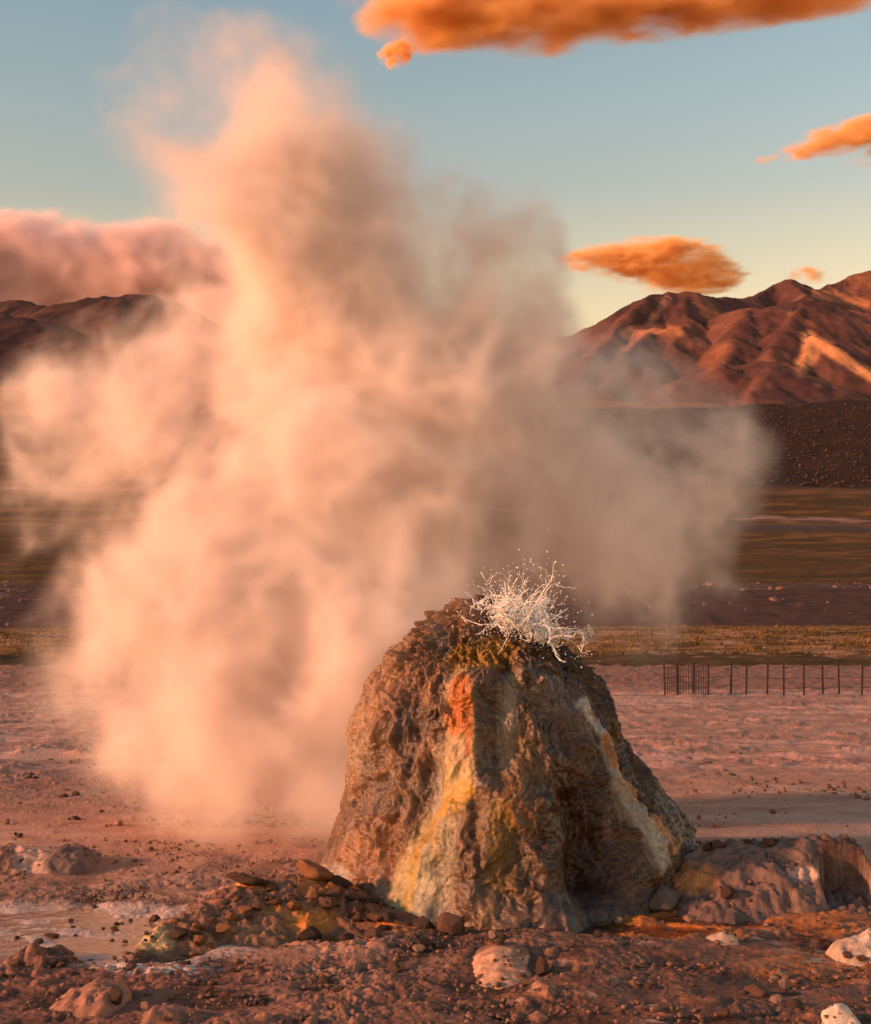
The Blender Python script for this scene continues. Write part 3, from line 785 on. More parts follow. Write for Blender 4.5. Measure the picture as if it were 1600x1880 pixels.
    stain([(960, 1560), (950, 1690)], 30, (0.13, 0.085, 0.05), 0.7)
    stain([(1040, 1340), (1060, 1420)], 36, (0.13, 0.07, 0.05), 0.7)
    stain([(1085, 1460), (1100, 1560), (1090, 1620)], 52, (0.060, 0.022, 0.014), 0.85, 0.35, 0.4)
    stain([(1000, 1480), (1010, 1600), (1020, 1690)], 34, (0.10, 0.065, 0.055), 0.7)
    stain([(870, 1640), (950, 1690), (1100, 1650)], 30, (0.16, 0.13, 0.12), 0.6)
    # rough dark back and crater
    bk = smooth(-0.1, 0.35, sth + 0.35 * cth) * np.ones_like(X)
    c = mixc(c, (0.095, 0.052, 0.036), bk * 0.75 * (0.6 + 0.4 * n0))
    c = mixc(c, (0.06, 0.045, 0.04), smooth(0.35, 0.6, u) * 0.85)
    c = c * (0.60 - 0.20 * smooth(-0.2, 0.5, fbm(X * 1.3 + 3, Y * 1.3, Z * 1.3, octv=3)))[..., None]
    pit = smooth(0.1, 0.5, -(rid - 0.35)); c = mixc(c, (0.040, 0.022, 0.017), pit * 0.75)  # shade in the crevices, painted dark
    c = mixc(c, (0.34, 0.18, 0.10), smooth(0.55, 0.8, rid) * 0.35 * (1 - flow) * smooth(0.2, -0.5, cth))  # crests on the sunward side painted lighter, as if lit
    drip = smooth(0.15, 0.5, vert) * smooth(0.9, 0.2, Z)
    c = mixc(c, (0.36, 0.30, 0.25), drip * 0.25)
    wet = np.clip(0.30 + 0.3 * shade_side + 0.35 * front + 0.5 * smooth(0.2, 0, Z) - 0.3 * bk + 0.4 * smooth(0.1, 0.5, n0), 0, 0.9)
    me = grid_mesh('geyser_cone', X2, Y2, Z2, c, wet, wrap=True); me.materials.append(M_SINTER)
    me.flip_normals()
    return tag(link(bpy.data.objects.new('geyser_cone', me)), 'tall brown sinter geyser cone streaked with yellow, rust and white mineral deposits', 'geyser cone')
CONE = build_cone()

# ------------------------------------------------------------------ mounds
def build_mound(name, label, cat, tops, Yc, front, back, colour, seed, lumps=0.03, clods=0.5, power=1.0, wetv=0.3, hollow=None, res=0.009):
    f, (x0, x1, y0, y1) = mound_fn(tops, Yc, front, back, power)
    nx, ny = int((x1 - x0) / res), int((y1 - y0) / res)
    X, Y = np.meshgrid(np.linspace(x0, x1, nx), np.linspace(y0, y1, ny))
    ex = smooth(0, 0.12, np.minimum(X - x0, x1 - X) / (x1 - x0)); 
    n = fbm(X * 3 + seed, Y * 3, octv=4)
    H = f(X + 0.05 * n, Y + 0.06 * fbm(X * 4, Y * 4 + seed, octv=3))
    body = smooth(-0.03, 0.05, H)
    H = H + body * lumps * (fbm(X * 7 + seed, Y * 7, octv=4, ridge=True, gain=0.55) - 0.4)
    if clods:
        H += clods * body * (pebbles(X, Y, 0.13, 0.7, 20 + int(seed)) * 0.9 + pebbles(X, Y, 0.07, 0.7, 30 + int(seed)) * 0.8 + pebbles(X, Y, 0.035, 0.7, 40 + int(seed)))
    H += body * 0.005 * fbm(X * 40, Y * 40, octv=3)
    if hollow is not None: H = hollow(H, X, Y)
    H = np.where(ex < 1, H * ex - 0.04 * (1 - ex), H)
    if abs(base_z(Yc)) > 0.005: H = H + 0
    c, wet = colour(X, Y, H, n)
    me = grid_mesh(name, X, Y, H, c, wet); me.materials.append(M_SINTER if wetv else M_GROUND)
    o = tag(link(bpy.data.objects.new(name, me)), label, cat)
    MOUNDS.append((f, (x0, x1, y0, y1)))
    return o

def col_left(X, Y, H, n):
    c = np.empty(X.shape + (3,), np.float32); c[:] = (0.17, 0.088, 0.058)
    c = mixc(c, (0.27, 0.14, 0.08), smooth(0, 0.4, n) * 0.8)
    px, py = px_at(X, Y), HY + FPX * (CAMH - H) / Y
    org = smooth(-0.1, 0.3, fbm(X * 5 + 1, Y * 5, octv=4)) * smooth(360, 420, px)
    c = mixc(c, (0.52, 0.20, 0.055), org * smooth(0.05, 0.13, H) * 0.9)  # orange clods, with the sunlit top of the ridge painted in
    c = mixc(c, (0.55, 0.20, 0.03), smooth(1.2, 0.4, ((px - 575) / 60) ** 2 + ((py - 1690) / 30) ** 2 + n) * 0.8)
    c = mixc(c, (0.60, 0.42, 0.20), smooth(1.2, 0.2, ((px - 285) / 45) ** 2 + ((py - 1725) / 28) ** 2 + 0.4 * n) * 0.85)
    c = mixc(c, (0.06, 0.033, 0.027), smooth(0.1, 0.4, -n) * 0.8)
    return c, np.full(X.shape, 0.45)
build_mound('clod_ridge', 'low ridge of brown and orange clods running left from the foot of the geyser cone', 'earth mound',
            [(205, 1770, 5.45), (232, 1742, 5.5), (262, 1718, 5.55), (300, 1696, 5.7), (340, 1674, 5.85), (375, 1650, 5.95), (420, 1632, 6.05), (450, 1618, 6.1), (500, 1622, 6.15), (540, 1610, 6.2), (590, 1612, 6.25), (625, 1620, 6.3), (670, 1650, 6.2), (730, 1690, 6.1), (770, 1725, 6.0)],
            6.35, 0.72, 0.32, col_left, 1, lumps=0.04, clods=0.34, power=1.1, res=0.0065)

def col_grey(X, Y, H, n):
    c = np.empty(X.shape + (3,), np.float32); c[:] = (0.15, 0.092, 0.08)
    c = mixc(c, (0.25, 0.155, 0.13), smooth(0, 0.4, n) * 0.7)
    px, py = px_at(X, Y), HY + FPX * (CAMH - H) / Y
    c = mixc(c, (0.07, 0.033, 0.026), smooth(1.2, 0.5, ((px - 1545) / 62) ** 2 + ((py - 1585) / 55) ** 2 + 0.4 * n))  # shade inside the hollow, painted on
    c = mixc(c, (0.40, 0.17, 0.06), smooth(1.2, 0.3, ((px - 1260) / 65) ** 2 + ((py - 1610) / 35) ** 2 + 0.5 * n) * 0.9)
    c = mixc(c, (0.16, 0.10, 0.09), smooth(0.0, 0.3, fbm(X * 6, Y * 6, octv=4)) * 0.7)
    c = mixc(c, (0.55, 0.40, 0.34), smooth(1.2, 0.3, ((px - 1480) / 32) ** 2 + ((py - 1605) / 14) ** 2 + 0.5 * n) * 0.8)
    return c, np.full(X.shape, 0.3)
def hole(H, X, Y):
    q = ((X - 2.02) / 0.14) ** 4 + ((Y - 6.18) / 0.24) ** 4 + 0.4 * fbm(X * 8, Y * 8, octv=3)
    m = smooth(1.1, 0.75, q)
    return H * (1 - m) + np.minimum(H, 0.03 + 0.1 * np.abs(fbm(X * 9, Y * 9, octv=3))) * m
build_mound('sinter_mound', 'smooth grey brown sinter mound with a dark hollow, right of the geyser cone', 'sinter mound',
            [(1175, 1655), (1215, 1610), (1260, 1575), (1300, 1556), (1340, 1550), (1400, 1549), (1450, 1545), (1490, 1541), (1520, 1538), (1555, 1536), (1572, 1550), (1590, 1585), (1600, 1610), (1625, 1650)],
            6.55, 0.62, 0.35, col_grey, 2, lumps=0.055, clods=0.25, power=1.1, hollow=hole)

def col_fargrey(X, Y, H, n):
    c = np.empty(X.shape + (3,), np.float32); c[:] = (0.46, 0.29, 0.235)
    px = px_at(X, Y)
    c = mixc(c, (0.115, 0.078, 0.07), smooth(70, 95, px + 12 * n) * 0.9)
    c = mixc(c, (0.16, 0.07, 0.05), (1 - smooth(15, 35, px)) * 0.8)
    return c, np.full(X.shape, 0.4)
build_mound('crusted_mound', 'small grey crusted mound on the flat ground behind the left pool', 'sinter mound',
            [(-45, 1600), (-20, 1562), (15, 1556), (30, 1560), (50, 1562), (80, 1566), (105, 1558), (130, 1556), (160, 1560), (180, 1575), (196, 1598)],
            7.25, 0.35, 0.25, col_fargrey, 3, lumps=0.035, clods=0.35, power=0.9)

def col_brown(X, Y, H, n):
    c = np.empty(X.shape + (3,), np.float32); c[:] = (0.15, 0.068, 0.045)
    c = mixc(c, (0.30, 0.14, 0.09), smooth(0, 0.4, n) * 0.8)
    c = mixc(c, (0.05, 0.028, 0.024), smooth(0.1, 0.4, -n) * 0.8)
    return c, np.full(X.shape, 0.4)
build_mound('clod_heap', 'heap of dark reddish clods at the edge of the left pool', 'earth mound',
            [(-60, 1800), (-20, 1778), (20, 1766), (50, 1752), (80, 1748), (110, 1756), (150, 1766), (200, 1784), (250, 1812)],
            5.35, 0.45, 0.2, col_brown, 4, lumps=0.07, clods=0.7, power=0.6)
def col_slab(X, Y, H, n):
    c = np.empty(X.shape + (3,), np.float32); c[:] = (0.25, 0.12, 0.085)
    c = mixc(c, (0.42, 0.20, 0.12), smooth(0, 0.4, n) * 0.7)
    c = mixc(c, (0.10, 0.05, 0.04), smooth(0.1, 0.4, -n) * 0.7)
    return c, np.full(X.shape, 0.35)
build_mound('mud_slab', 'ribbed reddish brown slab of hardened mud beside the white salt crust', 'mud slab',
            [(60, 1890), (90, 1850), (120, 1830), (160, 1812), (200, 1800), (222, 1800), (240, 1825), (255, 1875)],
            4.84, 0.30, 0.12, col_slab, 5, lumps=0.04, clods=0.12, power=0.9)
def col_corner(X, Y, H, n):
    c, w = col_slab(X, Y, H, n)
    return mixc(c, (0.5, 0.3, 0.22), smooth(0.1, 0.4, n)), w
build_mound('mud_hummock', 'pinkish lumpy mud hummock at the very bottom edge left of the middle', 'mud slab',
            [(240, 1895), (262, 1866), (280, 1850), (320, 1852), (345, 1862), (380, 1872), (420, 1885), (440, 1900)],
            4.62, 0.2, 0.12, col_corner, 6, lumps=0.03, clods=0.4, power=0.9)

# smooth pale dome with dark pointed stone beside it, in front of the cone
def col_dome(X, Y, H, n):
    c = np.empty(X.shape + (3,), np.float32); c[:] = (0.20, 0.10, 0.07)
    px, py = px_at(X, Y), HY + FPX * (CAMH - H) / Y
    dome = smooth(1.15, 0.85, ((px - 920) / 72) ** 2 + ((py - 1800) / 62) ** 2 + 0.1 * n)
    c = mixc(c, (0.50, 0.285, 0.19), dome)
    c = mixc(c, (0.36, 0.19, 0.13), dome * smooth(0.0, 0.4, fbm(X * 14, Y * 14, octv=4)) * 0.6)
    d, t = polydist(px, py, [(850, 1790), (862, 1815), (872, 1845), (880, 1855), (940, 1845), (1000, 1820), (1030, 1800)])
    c = mixc(c, (0.62, 0.48, 0.38), smooth(9, 3, d + 4 * n) * 0.8)
    return c, np.full(X.shape, 0.15)
build_mound('mud_dome', 'smooth pale brown dome of mud with a cracked white rim, in front of the cone', 'mud dome',
            [(700, 1850), (770, 1815), (820, 1800), (850, 1782), (862, 1762), (885, 1745), (915, 1736), (945, 1738), (968, 1748), (985, 1775), (1010, 1795), (1040, 1810), (1060, 1850)],
            5.32, 0.42, 0.18, col_dome, 7, lumps=0.010, clods=0.05, power=0.85)

# white sinter lumps on the right
def col_white(X, Y, H, n):
    c = np.empty(X.shape + (3,), np.float32); c[:] = (0.42, 0.30, 0.23)
    c = mixc(c, (0.56, 0.45, 0.38), smooth(0, 0.3, n))
    c = mixc(c, (0.09, 0.06, 0.055), smooth(0.28, 0.5, fbm(X * 9 + 3, Y * 9, octv=3)) * 0.9)
    return c, np.full(X.shape, 0.2)
def pits(H, X, Y):
    return H - 0.03 * smooth(0.22, 0.45, fbm(X * 9 + 3, Y * 9, octv=3)) * (H > 0.01)
build_mound('white_sinter_crust', 'pitted white sinter crust by the right edge, above a smaller white lump', 'sinter crust',
            [(1495, 1775), (1515, 1748), (1535, 1728), (1560, 1716), (1585, 1710), (1610, 1712), (1650, 1730), (1680, 1770)],
            5.46, 0.24, 0.12, col_white, 8, lumps=0.03, clods=0.0, power=0.9, hollow=pits)
build_mound('white_sinter_lump', 'knobbly white sinter lump at the lower right corner', 'sinter crust',
            [(1500, 1895), (1515, 1860), (1530, 1848), (1548, 1843), (1565, 1850), (1578, 1870), (1590, 1895)],
            4.60, 0.14, 0.1, col_white, 9, lumps=0.02, clods=0.25, power=0.8, hollow=pits)
build_mound('pale_shard', 'flat white and pink shard of sinter lying on the brown mud right of the cone', 'sinter crust',
            [(1282, 1745), (1300, 1722), (1322, 1712), (1345, 1716), (1362, 1735)],
            5.58, 0.13, 0.07, col_white, 10, lumps=0.015, clods=0.0, power=0.9)

# ------------------------------------------------------------------ water
def build_water():
    m, nt, bs, N, L = new_mat('shallow_water')
    bs.inputs['Base Color'].default_value = (0.9, 0.74, 0.62, 1); bs.inputs['Roughness'].default_value = 0.03
    bs.inputs['IOR'].default_value = 1.33; bs.inputs['Transmission Weight'].default_value = 1.0
    tc = N.new('ShaderNodeTexCoord'); n = N.new('ShaderNodeTexNoise'); n.inputs['Scale'].default_value = 16; n.inputs['Detail'].default_value = 3
    L.new(tc.outputs['Object'], n.inputs['Vector'])
    b = N.new('ShaderNodeBump'); b.inputs['Strength'].default_value = 0.25; b.inputs['Distance'].default_value = 0.01
    L.new(n.outputs['Fac'], b.inputs['Height']); L.new(b.outputs['Normal'], bs.inputs['Normal'])
    me = poly_mesh('water', [(-3.2, 5.34, 0.012), (2.4, 5.34, 0.012), (2.4, 6.6, 0.012), (-3.2, 6.6, 0.012)], [(0, 1, 2, 3)], False)
    me.materials.append(m)
    tag(link(bpy.data.objects.new('water', me)), 'shallow hot water pooling around the cone and at the left', kind='structure')
build_water()

# ------------------------------------------------------------------ stones
def rock_mesh(name, sub, seed, rough=0.22, flat=0.75):
    bpy_me = bpy.data.meshes.new(name)
    import bmesh
    bm = bmesh.new(); bmesh.ops.create_icosphere(bm, subdivisions=sub, radius=1.0)
    co = np.array([v.co[:] for v in bm.verts])
    d = 1 + rough * 1.6 * fbm(co[:, 0] * 1.1 + seed, co[:, 1] * 1.1, co[:, 2] * 1.1, octv=3) + rough * 0.40 * fbm(co[:, 0] * 2.6 + seed, co[:, 1] * 2.6, co[:, 2] * 2.6, octv=5, ridge=True, gain=0.62)
    co = co * d[:, None]
    rr_ = np.random.default_rng(int(seed * 10))
    for _ in range(9):
        nv = rr_.normal(size=3); nv /= np.linalg.norm(nv); lim = rr_.uniform(0.55, 0.85)
        over = np.maximum(co @ nv - lim, 0); co = co - nv[None] * (over * 0.88)[:, None]
    co[:, 2] *= flat
    for v, c_ in zip(bm.verts, co): v.co = c_
    for f_ in bm.faces: f_.smooth = True
    bm.to_mesh(bpy_me); bm.free()
    return bpy_me
PROTO = {}
for k in M_ROCK:
    for s in range(5):
        me = rock_mesh('stone', 4, s * 7.7 + 1, 0.26 if s % 2 else 0.36, (0.7, 0.85, 0.6, 0.95, 0.75)[s]); me.materials.append(M_ROCK[k]); PROTO[k, s] = me
_gx = np.linspace(-3.2, 3.2, 400); _gy = np.linspace(3.8, 14, 640)
_gX, _gY = np.meshgrid(_gx, _gy); _gH = ground_h(_gX, _gY)
for _f, (_x0, _x1, _y0, _y1) in MOUNDS:
    _m = (_gX > _x0) & (_gX < _x1) & (_gY > _y0) & (_gY < _y1)
    _gH[_m] = np.maximum(_gH[_m], _f(_gX[_m], _gY[_m]))
def surf(x, y):
    i = int(round((y - 3.8) / (14 - 3.8) * 639)); j = int(round((x + 3.2) / 6.4 * 399))
    return float(_gH[min(max(i, 0), 639), min(max(j, 0), 399)]) + 0.004
def drop(px, py):
    """the point of the ground that pixel (px, py) shows"""
    Y = 4.0
    while Y < 60:
        x = (px - CX) / FPX * Y; zr_ = CAMH + (HY - py) / FPX * Y
        if surf(x, Y) >= zr_: return x, Y, surf(x, Y)
        Y += 0.02
    return x, Y, surf(x, Y)
def stone(name, px, py, wpx, tone, label, cat='stone', group=None, asp=(1, 1, 0.8), s=None, sink=0.25, rot=None):
    x, y, z = drop(px, py)
    r = wpx / 2 / FPX * y
    o = link(bpy.data.objects.new(name, PROTO[tone, random.randrange(5) if s is None else s]))
    o.location = (x, y, z + r * asp[2] * (0.75 - sink)); o.scale = (r * asp[0], r * asp[1], r * asp[2])
    o.rotation_euler = (random.uniform(-.3, .3), random.uniform(-.3, .3), random.uniform(0, 6.28) if rot is None else rot)
    return tag(o, label, cat, group)

# stones that can be told apart
stone('boulder', 1222, 1672, 76, 'grey', 'large grey boulder with a pale base at the right foot of the cone', 'boulder', asp=(1, .8, .85), s=1, rot=0.3)
stone('boulder', 822, 1712, 56, 'brown', 'rounded brown boulder against the foot of the yellow streak', 'boulder', asp=(1, .9, .95), s=3, rot=1)
stone('boulder', 775, 1706, 42, 'dark', 'dark round stone just left of the boulder under the yellow streak', 'stone', s=3)
stone('stone', 570, 1728, 44, 'dark', 'dark rounded stone standing in the orange shallows', s=3)
stone('stone', 638, 1730, 30, 'dark', 'smaller dark stone at the right side of the orange shallows', s=1)
stone('stone', 997, 1790, 40, 'dark', 'dark pointed stone beside the pale mud dome', asp=(.8, .7, 1.2), s=1)
stone('stone', 1003, 1700, 32, 'grey', 'small grey pointed stone at the front foot of the cone', asp=(.9, .8, 1.1), s=1)
stone('stone', 1055, 1712, 52, 'brown', 'long brown stone in front of the cone, left of the orange wet ground', asp=(1.1, .8, .6))
stone('stone', 1100, 1695, 60, 'grey', 'flat grey stone lying in the water at the right front of the cone', asp=(1.2, .8, .45))
stone('stone', 1268, 1695, 30, 'pink', 'pink and grey angular stone on the orange wet ground', asp=(1, .8, 1))
stone('stone', 1345, 1700, 38, 'grey', 'grey angular stone behind the white shard', asp=(1, .8, .9), s=1)
stone('stone', 1338, 1645, 30, 'dark', 'dark stone on the front slope of the grey mound', asp=(1, .8, .9), s=3)
stone('stone', 770, 1745, 22, 'pink', 'pale round pebble in the wet mud in front of the dark stones', s=3)
stone('stone', 1390, 1830, 46, 'brown', 'long brown clod on the mud in the right foreground', asp=(1.3, .7, .6))
stone('stone', 1440, 1815, 30, 'pink', 'pale stone beside the long brown clod in the right foreground', asp=(1, .8, .9))
stone('stone', 1460, 1852, 34, 'dark', 'dark clod in the right foreground near the white lump', asp=(1.1, .8, .7))
stone('stone', 575, 1612, 64, 'orange', 'orange clod on the crest of the left ridge', 'clod', asp=(1, .8, .7), s=0)
stone('stone', 622, 1624, 50, 'dark', 'dark flat clod at the right end of the left ridge crest', 'clod', asp=(1.1, .8, .5))
stone('stone', 455, 1626, 60, 'dark', 'dark clod on the middle of the left ridge crest', 'clod', asp=(1.2, .8, .5))
stone('stone', 96, 1724, 26, 'dark', 'flat dark stone in the left pool', asp=(1.1, .8, .5))
stone('stone', 70, 1735, 18, 'dark', 'small dark round stone on top of the clod heap', asp=(1, 1, .9))
stone('stone', 215, 1842, 30, 'dark', 'black rounded clod on the edge of the ribbed mud slab', asp=(.8, .8, 1.2), s=3)
stone('stone', 268, 1856, 26, 'pink', 'pale rounded stone at the bottom edge beside the mud hummock', asp=(.8, .8, 1.0), s=3)

TONE_WORD = {'dark': 'dark brown', 'brown': 'mid brown', 'pink': 'pale pinkish', 'grey': 'grey', 'orange': 'orange brown', 'white': 'white'}
def scatter(n, region, sizes, tones, noun, where, group, cat='stone'):
    made = []
    while len(made) < n:
        px, py = region()
        w = sizes[0] + (sizes[1] - sizes[0]) * random.random() ** 2.2
        tone = random.choice(tones)
        o = stone(cat, px, py, w, tone, 'x', cat, group, asp=(1, random.uniform(.7, 1), random.uniform(.5, .95)))
        made.append((o, tone, px, py, w))
    for tone in set(tones):
        mine = [q for q in made if q[1] == tone]
        for o, *_ in mine: o['label'] = 'small %s %s %s' % (TONE_WORD[tone], noun, where)
        if len(mine) >= 4:
            for word, key in (('nearest', lambda q: q[3]), ('farthest', lambda q: -q[3]), ('rightmost', lambda q: q[2]), ('leftmost', lambda q: -q[2]), ('largest', lambda q: q[4])):
                max(mine, key=key)[0]['label'] = '%s %s %s %s' % (word, TONE_WORD[tone], noun, where)
def R2(x0, y0, x1, y1): return lambda: (random.uniform(x0, x1), random.uniform(y0, y1))
def line(pts, jit):
    def f():
        i = random.randrange(len(pts) - 1); t = random.random()
        return (pts[i][0]*(1-t) + pts[i+1][0]*t + random.gauss(0, jit), pts[i][1]*(1-t) + pts[i+1][1]*t + random.gauss(0, jit*0.6))
    return f
scatter(44, line([(600, 1650), (650, 1668), (700, 1690), (745, 1712)], 24), (12, 42), ['dark', 'brown', 'brown'], 'clod', 'piled against the left foot of the cone', 'clods heaped at the left foot of the cone', 'clod')
scatter(58, line([(250, 1765), (330, 1720), (420, 1680), (500, 1660), (590, 1650)], 28), (9, 34), ['dark', 'brown', 'brown', 'orange', 'orange'], 'clod', 'on the low ridge left of the cone', 'clods on the left ridge', 'clod')
scatter(22, line([(20, 1800), (100, 1770), (190, 1800)], 16), (10, 26), ['dark', 'brown'], 'clod', 'on the heap by the left pool', 'clods on the heap by the left pool', 'clod')
scatter(16, R2(20, 1690, 290, 1735), (8, 22), ['dark', 'brown'], 'stone', 'lying in the shallow left pool', 'stones in the left pool')
scatter(24, line([(760, 1725), (870, 1728), (960, 1722), (1060, 1725), (1180, 1700)], 14), (9, 26), ['grey', 'brown', 'pink', 'dark'], 'wet stone', 'along the front foot of the cone', 'stones along the front foot of the cone')
scatter(44, R2(1040, 1700, 1600, 1875), (9, 28), ['brown', 'brown', 'orange', 'pink', 'dark'], 'stone', 'on the brown mud right of the dome', 'stones on the mud in the right foreground')
scatter(50, R2(300, 1770, 860, 1875), (9, 26), ['brown', 'brown', 'pink', 'dark'], 'stone', 'on the pinkish mud left of the dome', 'stones on the mud in the middle foreground')
scatter(12, line([(1275, 1556), (1330, 1556), (1400, 1552), (1440, 1548)], 5), (14, 34), ['dark', 'brown'], 'clod', 'behind the grey mound', 'clods behind the grey mound', 'clod')
scatter(26, R2(0, 1395, 200, 1545), (7, 18), ['dark', 'brown'], 'clod', 'on the rough pink ground beyond the crusted mound', 'clods on the ground at the left', 'clod')

# crumbs of crust and grit, far too many to count
def build_gravel():
    r = np.random.default_rng(33)
    n = 16000
    y = 4.35 + 3.6 * r.random(n)**1.3; x = y * r.uniform(-0.40, 0.40, n)
    keep = (fbm(x * 2.2 + 9, y * 3.0, octv=4) + r.normal(0, 0.12, n) > 0.02) & (np.hypot(x - 0.4, y - 6.88) > 0.95) & ~((((x + 1.75) / 1.0)**2 + ((y - 5.75) / 0.45)**2) < 1)
    keep &= ~((x > 1.8) & (y > 5.85) & (y < 6.7))
    x, y = x[keep], y[keep]
    t = (1 + 5**0.5) / 2
    iv = np.array([(-1, t, 0), (1, t, 0), (-1, -t, 0), (1, -t, 0), (0, -1, t), (0, 1, t), (0, -1, -t), (0, 1, -t), (t, 0, -1), (t, 0, 1), (-t, 0, -1), (-t, 0, 1)]) / 1.9
    it = np.array([(0,11,5),(0,5,1),(0,1,7),(0,7,10),(0,10,11),(1,5,9),(5,11,4),(11,10,2),(10,7,6),(7,1,8),(3,9,4),(3,4,2),(3,2,6),(3,6,8),(3,8,9),(4,9,5),(2,4,11),(6,2,10),(8,6,7),(9,8,1)])
    m_ = len(x); s = 0.0025 + 0.015 * r.random(m_)**4
    z = np.array([surf(a_, b_) for a_, b_ in zip(x, y)])
    # coarser clods farther out on the flat
    n2_ = 7000; y2 = 8.5 + 34 * r.random(n2_)**1.7; x2 = y2 * r.uniform(-0.42, 0.42, n2_)
    k2 = fbm(x2 * 0.5 + 3, y2 * 0.35, octv=4) + r.normal(0, 0.10, n2_) > 0.10
    x2, y2 = x2[k2], y2[k2]; s2 = 0.008 + 0.045 * r.random(len(x2))**3 * np.clip(y2 / 14, 0.5, 1.6)
    z2 = ground_h(x2, y2) + 0.01
    # rubble on the bare bank beyond the grass
    n3_ = 900; y3 = r.uniform(128, 200, n3_); x3 = y3 * r.uniform(-0.42, 0.42, n3_); k3 = fbm(x3 * 0.12, y3 * 0.08, octv=3) + r.normal(0, 0.1, n3_) > 0.12
    x3, y3 = x3[k3], y3[k3]; s3 = 0.10 + 0.5 * r.random(len(x3))**2.5; z3 = plain_z(x3, y3)
    x = np.concatenate([x, x2, x3]); y = np.concatenate([y, y2, y3]); s = np.concatenate([s, s2, s3]); z = np.concatenate([z, z2, z3]); m_ = len(x)
    V = iv[None] * r.uniform(0.6, 1.35, (m_, 12, 1)) * (s[:, None] * r.uniform(0.6, 1.4, (m_, 3)))[:, None, :]
    V[..., 2] *= 0.7
    V = V + np.stack([x, y, z + s * 0.15], -1)[:, None, :]
    F = it[None] + (np.arange(m_) * 12)[:, None, None]
    V = V.reshape(-1, 3).astype(np.float32); F = F.reshape(-1, 3).astype(np.int32)
    me = bpy.data.meshes.new('gravel'); me.vertices.add(len(V)); me.vertices.foreach_set('co', V.ravel())
    me.loops.add(F.size); me.loops.foreach_set('vertex_index', F.ravel()); me.polygons.add(len(F)); me.polygons.foreach_set('loop_start', np.arange(0, F.size, 3, dtype=np.int32)); me.update()
    m, nt, bs, N, L = new_mat('grit')
    g = N.new('ShaderNodeTexNoise'); g.inputs['Scale'].default_value = 14; g.inputs['Detail'].default_value = 3
    tc = N.new('ShaderNodeTexCoord'); L.new(tc.outputs['Object'], g.inputs['Vector'])
    cr = N.new('ShaderNodeValToRGB'); e_ = cr.color_ramp.elements
    e_[0].position = 0.35; e_[0].color = (0.07, 0.032, 0.022, 1); e_[1].position = 0.62; e_[1].color = (0.20, 0.10, 0.065, 1)
    q = e_.new(0.78); q.color = (0.40, 0.25, 0.19, 1)
    L.new(g.outputs['Fac'], cr.inputs[0]); L.new(cr.outputs[0], bs.inputs['Base Color']); bs.inputs['Roughness'].default_value = 0.7
    me.materials.append(m)
    tag(link(bpy.data.objects.new('gravel', me)), 'crumbly grit and bits of crust strewn over the foreground mud', kind='stuff')
build_gravel()

